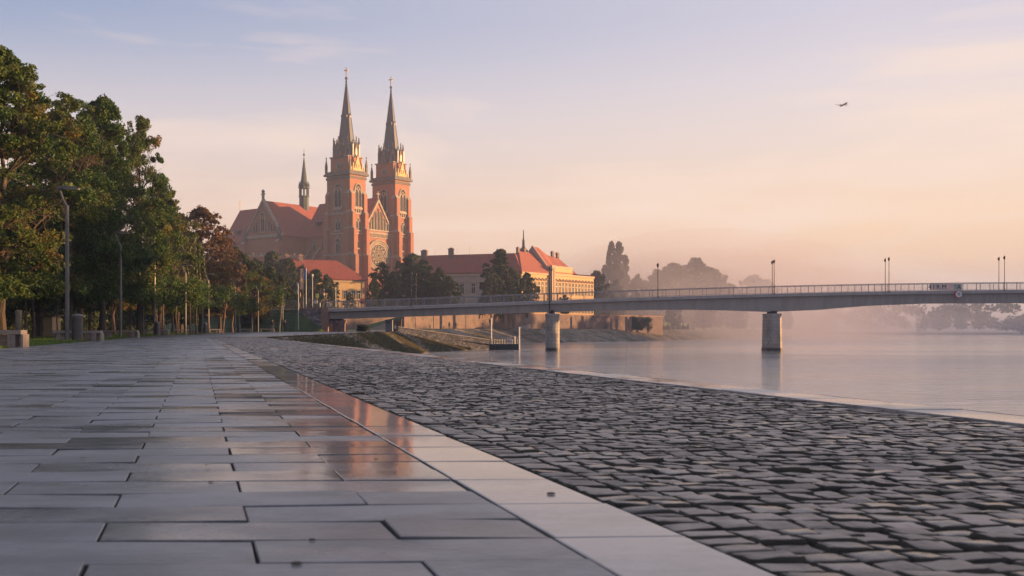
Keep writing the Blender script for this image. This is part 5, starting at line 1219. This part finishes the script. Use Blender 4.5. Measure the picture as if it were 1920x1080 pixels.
def proto(key,**k): PROTO[key]=make_tree(key,**k)
proto('parkA',seed=11,H=12.5,Rc=3.3,zlo=2.2,leaf='leafA',npc=680,ncl=105,clr=.95,lsize=.088,tr=.2,shape='tall')
proto('parkB',seed=12,H=12.5,Rc=3.4,zlo=2.1,leaf='leafA',npc=680,ncl=105,clr=1.0,lsize=.088,tr=.22,lobes=4,shape='tall',tbias=.32)
proto('limeA',seed=13,H=7.2,Rc=2.5,zlo=1.9,leaf='leafA',npc=540,ncl=80,clr=.72,lsize=.076,tr=.11,tbias=.3,bark='redbark')
proto('limeB',seed=14,H=7.2,Rc=2.6,zlo=2.0,leaf='leafA',npc=540,ncl=80,clr=.75,lsize=.076,tr=.10,tbias=.55,tvar=.3,bark='redbark')
proto('copper',seed=15,H=14,Rc=4.6,zlo=2.5,leaf='leafC',npc=90,ncl=190,clr=.95,lsize=.19,tr=.3,lobes=4,shape='round')
proto('dark',seed=16,H=12,Rc=4.6,zlo=1.2,leaf='leafB',npc=300,ncl=115,clr=1.15,lsize=.2,tr=.3,shape='round')
proto('darktall',seed=17,H=14,Rc=3.7,zlo=1.0,leaf='leafB',npc=300,ncl=110,clr=1.05,lsize=.2,tr=.3,shape='tall')
proto('poplar',seed=18,H=30,Rc=4.2,zlo=1.5,leaf='leafF',npc=150,ncl=170,clr=1.7,lsize=.5,tr=.5,shape='poplar',lobes=3)
proto('far',seed=19,H=24,Rc=9.5,zlo=1.5,leaf='leafF',npc=150,ncl=170,clr=2.7,lsize=.75,tr=.6,shape='round')
proto('farB',seed=20,H=22,Rc=11,zlo=1.5,leaf='leafF',npc=150,ncl=170,clr=2.8,lsize=.75,tr=.6,shape='round',lobes=5)
used=set()
HP={'parkA':12.5,'parkB':12.5,'limeA':7.2,'limeB':7.2,'copper':14,'dark':12,'darktall':14,'poplar':30,'far':24,'farB':22}
NAME={'parkA':'park_tree','parkB':'park_tree','limeA':'lime_tree','limeB':'lime_tree','copper':'copper_tree','dark':'leafy_tree','darktall':'leafy_tree','poplar':'poplar_tree','far':'distant_tree','farB':'distant_tree'}
trng=random.Random(21)
def tree(key,x,y,z,H,label,group,wid=1.0,rz=None):
    s=H/HP[key]; t=thing(NAME[key],label,'tree',(x,y,z),trng.uniform(0,6.28) if rz is None else rz,group,(s*wid,s*wid,s))
    for o in PROTO[key]:
        if key in used: c=o.copy(); C.objects.link(c); c.parent=t
        else: o.parent=t
    used.add(key); return t
def tpx(key,px,Y,ytop,zb,label,group,wid=1.0): 
    return tree(key,wx(px,Y),Y,zb,wz(ytop,Y)-zb,label,group,wid)
G1='big park trees behind the promenade'
tpx('parkA',2,47,100,0,'big dark green tree at the left edge, the tallest in the park',G1,1.05)
tpx('parkB',128,60,188,0,'big tree behind the closest street lamp, rusty tips at its top',G1,1.0)
tpx('parkA',192,70,190,0,'big tree with a domed top right of the closest street lamp',G1,.9)
tpx('parkB',262,80,228,0,'big tree whose top stands furthest right against the sky',G1,.72)
tpx('parkA',300,94,345,.1,'shorter park tree filling the gap left of the willow',G1,.9)
tpx('parkB',72,66,186,0,'park tree standing behind the tallest one at the left',G1,1)
tpx('parkA',150,75,265,0,'deep shaded park tree in the second row',G1,1)
tpx('parkB',-120,46,90,0,'park tree mostly outside the left edge',G1,1)
G2='small round lime trees along the lawn'
limes=[(-14.8-2.5,31,6.0,'limeA','round lime tree behind the closest bench'),(-22.3,44,6.6,'limeA','round lime tree right behind the big litter bin'),(-25.2,52,7.0,'limeB','rusty lime tree between first and second street lamps'),(-27.9,62,7.6,'limeA','green lime tree just behind the second street lamp'),
 (-29.6,70.5,7.8,'limeB','orange tinted lime tree between second and third street lamps'),(-31.5,79,7.8,'limeA','lime tree behind the third street lamp'),(-33,88,8.6,'limeB','lime tree with yellowing top left of the fourth street lamp'),(-33.9,96,8.0,'limeA','lime tree right of the fourth street lamp'),
 (-35,104,8.3,'limeB','lime tree behind the fifth street lamp'),(-36,112,8.5,'limeA','lime tree between fifth and sixth street lamps'),(-37.5,121,9.6,'limeA','tall lime tree behind the sixth street lamp'),(-39,131,9.0,'limeB','lime tree at the left side of the mound'),(-38.2,139,9.4,'limeA','lime tree behind the seventh street lamp'),(-37.0,145.5,8.4,'limeB','last lime tree, closest to the bridge mound')]
for x,y,h,k,lab in limes: tree(k,x-(1.9 if y<125 else .4),y+1.0,gz(y),h,lab,G2,.98)
G3='thin saplings of the park row'
# slim trunks
def sapling(px,Y,yt,label,mt='redbark',r=.055,tw=0):
    t=thing('sapling',label,'young tree',(wx(px,Y),Y,gz(Y)-.03),0,G3); h=wz(yt,Y)+.6; m=MB(); q=Vector((0,0,0)); rg_=random.Random(px)
    for i in range(6):
        nx=Vector((rg_.uniform(-.04,.04)+tw*(i+1)/6,rg_.uniform(-.03,.03),h*(i+1)/6)); m.tube(q,nx,r*(1-.07*i),r*(1-.07*(i+1)),8,0); q=nx
    m.build('trunk',M[mt],t)
    rg2=np.random.default_rng(px); cen=np.column_stack([rg2.normal(0,.45,16),rg2.normal(0,.45,16),h+rg2.uniform(-.3,1.6,16)]); V,Fc,T=leaves(cen,np.full(16,.5),90,.12,rg2,np.full(16,.35)); npmesh('crown',V,Fc,M['leafA'],t,attr=T)
for px,Y,yt,lab,mt,r in ((48,58,545,'sapling with a thick reddish trunk behind the closest bench','redbark',.075),(62,54,545,'slender grey trunk just right of the thick reddish one','bark',.045),(106,57,550,'slim leaning warm trunk left of the closest street lamp','redbark',.045),
    (176,60,548,'thin grey trunk above the second bench','bark',.03),(209,66,560,'straight warm trunk between the second bench and second lamp','redbark',.07),(268,80,572,'pale knotted trunk midway between second and third lamps','palebark',.09),
    (306,86,572,'reddish trunk behind the fourth bench','redbark',.09),(330,92,575,'warm trunk between third and fourth street lamps','redbark',.075),(245,74,572,'thin grey trunk just right of the second street lamp','bark',.05),(357,88,575,'reddish trunk right behind the fourth street lamp','redbark',.08),
    (368,92,578,'grey trunk half way to the fifth street lamp','bark',.08),(379,96,580,'pale grey trunk just left of the fifth street lamp','palebark',.08),(418,108,578,'leaning orange brown trunk between fifth and sixth lamps','redbark',.11),(449,118,590,'pale trunk right of the sixth street lamp','palebark',.07),(472,128,590,'pale birch like trunk left of the seventh street lamp','palebark',.10),(524,140,575,'bare slanting trunk left of the farthest street lamp','palebark',.10)):
    sapling(px,Y,yt,lab,mt,r,.35 if px in(418,524) else (.12 if px==106 else 0))
t=thing('tree_stump','tall mottled yellow stump behind the closest bench','stump',(wx(35,31),31,-.03)); m=MB(); m.lathe((0,0,0),[(.07,0),(.06,.4),(.09,.8),(.10,1.08),(.02,1.1)],9,0); m.build('trunk',M['palebark'],t)
# willow
t=thing('willow_tree','light green weeping willow left of the copper tree','tree',(wx(333,112),112,.2))
rg=np.random.default_rng(31); m=MB(); tips=[]; 
q=Vector((0,0,0))
for i in range(6): nx=Vector((rg.normal(0,.1),rg.normal(0,.1),7.5*(i+1)/6)); m.tube(q,nx,.26*(1-.12*i),.26*(1-.12*(i+1)),8,0); q=nx
for i in range(9): a=i*.7; limb(m,(0,0,6.5),(math.cos(a),math.sin(a),.9),3.6,.09,rg,1,tips)
m.build('trunk',M['bark'],t)
cen=[];tt=[]
for i in range(230):
    a=rg.uniform(0,6.28); r=rg.uniform(.2,1)**.6*2.9; z0=11.2-r*r*.28+rg.uniform(-.6,.4); L_=rg.uniform(2.5,6.0)
    ti=.45+rg.normal(0,.2)
    for k in range(12): f=k/12; cen.append((r*(1+.12*f)*math.cos(a),r*(1+.12*f)*math.sin(a),z0-L_*f)); tt.append(ti)
V,Fc,T=leaves(np.array(cen),np.full(len(cen),.16),9,.15,rg,np.array(tt),aspect=2.6,droop=.75); npmesh('crown',V,Fc,M['leafW'],t,attr=T)
# copper trees
G4='reddish brown trees beyond the willow'
tpx('copper',378,126,392,.3,'large copper red tree, sky showing through its top',G4,1.0)
tpx('copper',412,138,440,.3,'lower copper red tree right of the large one',G4,.8)
tpx('darktall',340,135,405,.3,'dark tree behind the willow',G4,.8)
G5='dense green trees near the bridge mound'
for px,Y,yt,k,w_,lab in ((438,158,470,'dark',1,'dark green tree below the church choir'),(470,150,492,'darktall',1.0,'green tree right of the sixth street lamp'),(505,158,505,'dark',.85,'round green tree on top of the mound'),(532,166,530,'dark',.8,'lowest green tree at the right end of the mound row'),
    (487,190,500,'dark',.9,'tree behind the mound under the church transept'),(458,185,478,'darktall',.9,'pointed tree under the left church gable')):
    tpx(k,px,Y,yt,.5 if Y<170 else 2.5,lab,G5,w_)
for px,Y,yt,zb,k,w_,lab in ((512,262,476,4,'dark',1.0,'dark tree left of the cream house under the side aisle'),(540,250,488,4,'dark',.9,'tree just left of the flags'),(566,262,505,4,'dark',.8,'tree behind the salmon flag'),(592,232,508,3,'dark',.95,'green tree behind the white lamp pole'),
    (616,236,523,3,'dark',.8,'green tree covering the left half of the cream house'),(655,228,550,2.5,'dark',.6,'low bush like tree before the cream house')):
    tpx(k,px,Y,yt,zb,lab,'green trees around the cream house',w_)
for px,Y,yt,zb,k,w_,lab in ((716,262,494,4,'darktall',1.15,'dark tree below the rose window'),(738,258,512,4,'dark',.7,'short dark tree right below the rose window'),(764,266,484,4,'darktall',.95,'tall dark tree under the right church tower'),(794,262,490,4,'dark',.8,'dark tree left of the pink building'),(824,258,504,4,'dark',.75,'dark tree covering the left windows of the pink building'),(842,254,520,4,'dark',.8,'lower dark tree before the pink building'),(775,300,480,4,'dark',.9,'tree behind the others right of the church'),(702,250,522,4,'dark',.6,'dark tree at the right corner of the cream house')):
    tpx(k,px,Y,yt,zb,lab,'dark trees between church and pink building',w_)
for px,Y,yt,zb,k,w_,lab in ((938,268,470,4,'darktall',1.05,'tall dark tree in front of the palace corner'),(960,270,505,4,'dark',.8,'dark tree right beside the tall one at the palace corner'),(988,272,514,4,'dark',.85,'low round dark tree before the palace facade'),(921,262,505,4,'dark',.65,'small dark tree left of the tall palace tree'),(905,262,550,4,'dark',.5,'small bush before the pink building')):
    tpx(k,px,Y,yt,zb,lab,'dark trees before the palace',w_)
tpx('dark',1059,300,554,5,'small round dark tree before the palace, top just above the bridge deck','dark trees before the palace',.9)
GP='poplars and hazy trees right of the palace'
tpx('poplar',1146,485,457,3,'tallest poplar column right of the palace',GP,.62)
tpx('poplar',1160,480,458,3,'twin poplar column right of the tallest',GP,.62)
tpx('poplar',1172,483,482,3,'shorter poplar column on the right side of the group',GP,.6)
tpx('poplar',1134,488,500,3,'shortest poplar column on the left side of the group',GP,.6)
tpx('far',1195,470,520,3,'hazy bushy tree at the right foot of the poplars',GP,.6)
tpx('farB',1120,440,512,3,'hazy tree between palace and poplars',GP,.6)
tpx('far',1155,455,530,3,'low hazy tree in front of the poplar trunks',GP,.7)
GM='mist wrapped trees along the far bank'
for px,Y,yt,k,w_,lab in ((1232,500,512,'far',.75,'hazy tree left of the large misty one'),(1265,520,499,'farB',.9,'misty broad tree right of the poplars'),(1305,530,492,'far',1.0,'largest misty tree with rounded top above the bridge'),(1340,540,510,'farB',.7,'misty tree sloping down right of the largest'),(1375,560,538,'far',.7,'faint low misty tree between the two mounds of trees'),(1412,620,520,'farB',.8,'faint rounded tree left of the second pier lamps'),(1440,640,530,'far',.7,'faint tree just behind the second pier lamps'),(1465,640,560,'far',.8,'last faint tree at the tip of the bank'),
   (1262,430,560,'far',.7,'low misty tree under the bridge right of the rampart'),(1320,470,570,'farB',.8,'low misty tree seen below the deck'),(1385,520,570,'far',.8,'low misty tree seen under the deck left of the second pier'),(1475,600,585,'farB',.7,'low tree leaning over the water at the bank tip')):
    tpx(k,px,Y,yt,1.2,lab,GM,w_)
# dark backdrop shrubs and rear trees of the park
GS='dark shrubs closing the back of the park'
rg=np.random.default_rng(8); sh=[]
n=90; cen=np.column_stack([rg.uniform(-3.2,3.2,n),rg.uniform(-1.3,1.3,n),rg.uniform(.3,3.6,n)]); V,Fc,T=leaves(cen,rg.uniform(.5,.95,n),150,.17,rg,np.clip(rg.normal(.15,.1,n),0,1)); 
shp=None
spots=[(-31,38),(-33.5,46),(-36,54),(-38,62),(-40,70),(-42,78),(-43.5,87),(-45,96),(-46.5,105),(-48,114),(-50,124),(-51,134)]
nth=['first','second','third','fourth','fifth','sixth','seventh','eighth','ninth','tenth','eleventh','twelfth']
for i,(x,y) in enumerate(spots):
    lab='%s dark shrub mass from the left behind the trunks'%nth[i]
    if shp is None:
        shp=thing('shrub',lab,'shrub',(x,y,0),R(70),GS); npmesh('foliage',V,Fc,M['leafB'],shp,attr=T)
        m=MB()
        for k in range(9): xx=-2.6+k*.65; m.tube((xx,0,-.1),(xx+rg.normal(0,.3),rg.normal(0,.4),2.2),.05,.02,5,0)
        m.build('stems',M['bark'],shp)
    else: again(shp,lab,(x,y,gz(y)),R(rg.uniform(55,85)),(1.55,1,rg.uniform(.9,1.25)))
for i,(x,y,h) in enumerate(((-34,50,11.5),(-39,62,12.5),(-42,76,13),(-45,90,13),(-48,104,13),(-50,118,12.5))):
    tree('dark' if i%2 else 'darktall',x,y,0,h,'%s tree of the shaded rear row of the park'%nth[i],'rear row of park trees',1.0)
sb=again(shp,'low grey green shrubs at the foot of the rampart wall right end',(wx(1193,326),325,1.0),0,(1.35,.7,1.05))
sb=again(shp,'small shrub at the left foot of the stone ramp wall',(-23.5,160,.3),0,(.3,.6,.3))

# far wood on the opposite bank (one mass)
rg=np.random.default_rng(77); n=900
X=rg.uniform(200,1250,n); Yb=1180-.62*X; Y=Yb+rg.uniform(0,60,n); hh=(24+6*np.sin(X*.021)+4*np.sin(X*.057+1))*rg.uniform(.25,1,n)
cen=np.column_stack([X,Y,WATER+hh]); V,Fc,T=leaves(cen,rg.uniform(5,9,n),60,2.6,rg,np.clip(rg.normal(.4,.2,n),0,1),flat=.7)
V[:,2]=np.maximum(V[:,2],WATER)
tag(npmesh('far_wood',V,Fc,M['leafF'],attr=T),kind='stuff')
mb=MB(); mb.add([(150,1090,WATER-.4),(1800,64,WATER-.4),(2600,2400,WATER+2),(150,2400,WATER+2)],[(0,1,2,3)],0); mb.add([(150,1080,WATER+.6),(1800,57,WATER+.6),(2600,2400,WATER+1.5),(150,2400,WATER+1.5),(150,1076,WATER-1),(1800,53,WATER-1)],[(0,1,2,3),(4,5,1,0)],0)
tag(mb.build('far_bank',M['bankgrass']),kind='structure')

rg=np.random.default_rng(78); n=2000
Y=rg.uniform(-150,156,n); Y=np.where(rg.random(n)<.28,rg.uniform(228,335,n),Y); X=np.where(Y>200,181,165)+rg.uniform(0,34,n)+6*np.sin(Y*.05); hh=np.where(Y>200,.86,1)*(24+4*np.sin(Y*.09)+3*np.sin(Y*.21+1))*rg.uniform(.0,1,n)
V,Fc,T=leaves(np.column_stack([X,Y,WATER+1+hh]),rg.uniform(2.2,4,n),60,1.5,rg,np.clip(rg.normal(.4,.2,n),0,1),flat=.8)
tag(npmesh('offscreen_shade_wood',V,Fc,M['leafF'],attr=T),kind='stuff')  # unseen tree belt, added to keep the low sun off promenade and rampart
mb=MB(); mb.prism([(158,-200),(163,160),(176,205),(179,345),(600,345),(600,-200)],WATER-1,WATER+1.2); tag(mb.build('opposite_bank',M['bankgrass']),kind='structure')
# lawn grass and bank tufts
def tufts(name,pts,h,mt,seed,dens=5):
    rg=np.random.default_rng(seed); p=np.repeat(np.array(pts),dens,0); n=len(p); p=p+np.column_stack([rg.normal(0,.05,n),rg.normal(0,.05,n),np.zeros(n)])
    a=rg.uniform(0,6.28,n); w=.012; hh=h*(.5+rg.random(n)); l=rg.normal(0,.35,(n,2))*hh[:,None]
    dx=np.column_stack([np.cos(a)*w,np.sin(a)*w,np.zeros(n)])*(1+h*4)
    V=np.stack([p-dx,p+dx,p+np.column_stack([l,hh])],1).reshape(-1,3); Fc=np.arange(n*3).reshape(-1,3)
    return tag(npmesh(name,V,Fc,mt,attr=np.repeat(np.clip(rg.normal(.45,.2,n),0,1),3)),kind='stuff')
M['blade']=leafmat('grass_blades',[(0,(.07,.13,.022)),(.5,(.12,.20,.035)),(1,(.20,.22,.06))],trans=.3)
M['blade2']=leafmat('dry_grass_blades',[(0,(.08,.085,.035)),(.5,(.13,.12,.055)),(1,(.20,.165,.10))],trans=.2)
rg=np.random.default_rng(9); pts=[]
while len(pts)<16000:
    Y=rg.uniform(22,110); d=rg.exponential(3.2) if rg.random()<.75 else rg.uniform(0,14)
    pts.append((lbx(Y)-.03-d,Y,gz(Y)-.05))
tufts('grass',pts,.11,M['blade'],4,5)
pts=[]
while len(pts)<15000:
    i=rg.integers(8,26); (w0,t0),(w1,t1)=sec[i],sec[i+1]; s=rg.random(); f=rg.beta(2.2,2.0); 
    x=(t0[0]+(w0[0]-t0[0])*f)*(1-s)+(t1[0]+(w1[0]-t1[0])*f)*s; y=t0[1]*(1-s)+t1[1]*s+ (w0[1]-t0[1])*f; z=gz(y)-.03+(WATER-.6-gz(y))*f
    if z<WATER+.05: continue
    if math.sin(y*.17)+math.sin(y*.05+x*.6)+rg.normal(0,.5)<.1: continue
    pts.append((x,y,z))
while len(pts)<24000:
    i=rg.integers(16,22); (w0,t0),(w1,t1)=sec[i],sec[i+1]; s=rg.random(); f=rg.uniform(.02,.86)
    x=(t0[0]+(w0[0]-t0[0])*f)*(1-s)+(t1[0]+(w1[0]-t1[0])*f)*s; y=t0[1]*(1-s)+t1[1]*s; z=gz(y)-.03+(WATER-.6-gz(y))*f
    if z<WATER+.05 or math.sin(x*1.1+y*.4)+rg.normal(0,.6)<-.2: continue
    pts.append((x,y,z))
tufts('bank_grass',pts,.22,M['blade2'],5,5)

# ================================================================== AIR
def volume(name,dens,col,aniso=.35):
    m=bpy.data.materials.new(name); m.use_nodes=True; t=m.node_tree; t.nodes.clear()
    v=t.nodes.new('ShaderNodeVolumePrincipled'); v.inputs['Density'].default_value=dens; v.inputs['Color'].default_value=cl(col); v.inputs['Anisotropy'].default_value=aniso
    o=t.nodes.new('ShaderNodeOutputMaterial'); t.links.new(v.outputs[0],o.inputs['Volume']); return m
mb=MB(); mb.box(-1000,2700,-350,2650,WATER-4,125,0); tag(mb.build('haze',volume('haze_air',.00035,(.60,.70,.92),-.05)),kind='stuff')
mm=volume('mist_air',.0026,(.74,.70,.74),-.1); mm2=volume('thin_mist_air',.0007,(.42,.45,.52),-.1); mm3=volume('light_mist_air',.0012,(.74,.70,.74),-.1)
bpy.context.view_layer.update()
mists=[]
for (x,y,z,a,b_,c_) in ((98,392,-1,74,160,34),(58,452,20,40,26,30),(120,640,8,126,158,56),(260,810,0,230,170,36),(430,900,-2,300,160,20)):
    for q in (1,.8,.6,.4): mists.append((x,y,z,a*q,b_*q,c_*q,'light' if x==98 else x<200))
for i,(x,y,z,a,b_,c_,nr_) in enumerate(mists):
    mb=MB(); n=20; prof=[(math.sin(math.pi*k/12)+.0005,-math.cos(math.pi*k/12)) for k in range(13)]
    vs=[(x+a*r*math.cos(2*math.pi*j/n),y+b_*r*math.sin(2*math.pi*j/n),max(WATER-.5,z+c_*h)) for r,h in prof for j in range(n)]
    fs=[(k*n+j,k*n+(j+1)%n,(k+1)*n+(j+1)%n,(k+1)*n+j) for k in range(12) for j in range(n)]+[tuple(range(n))[::-1],tuple(range(12*n,13*n))]
    mb.v=vs; mb.f=fs; mb.m=[0]*len(fs); tag(mb.build('river_mist',mm3 if nr_=='light' else (mm if nr_ else mm2)),kind='stuff')
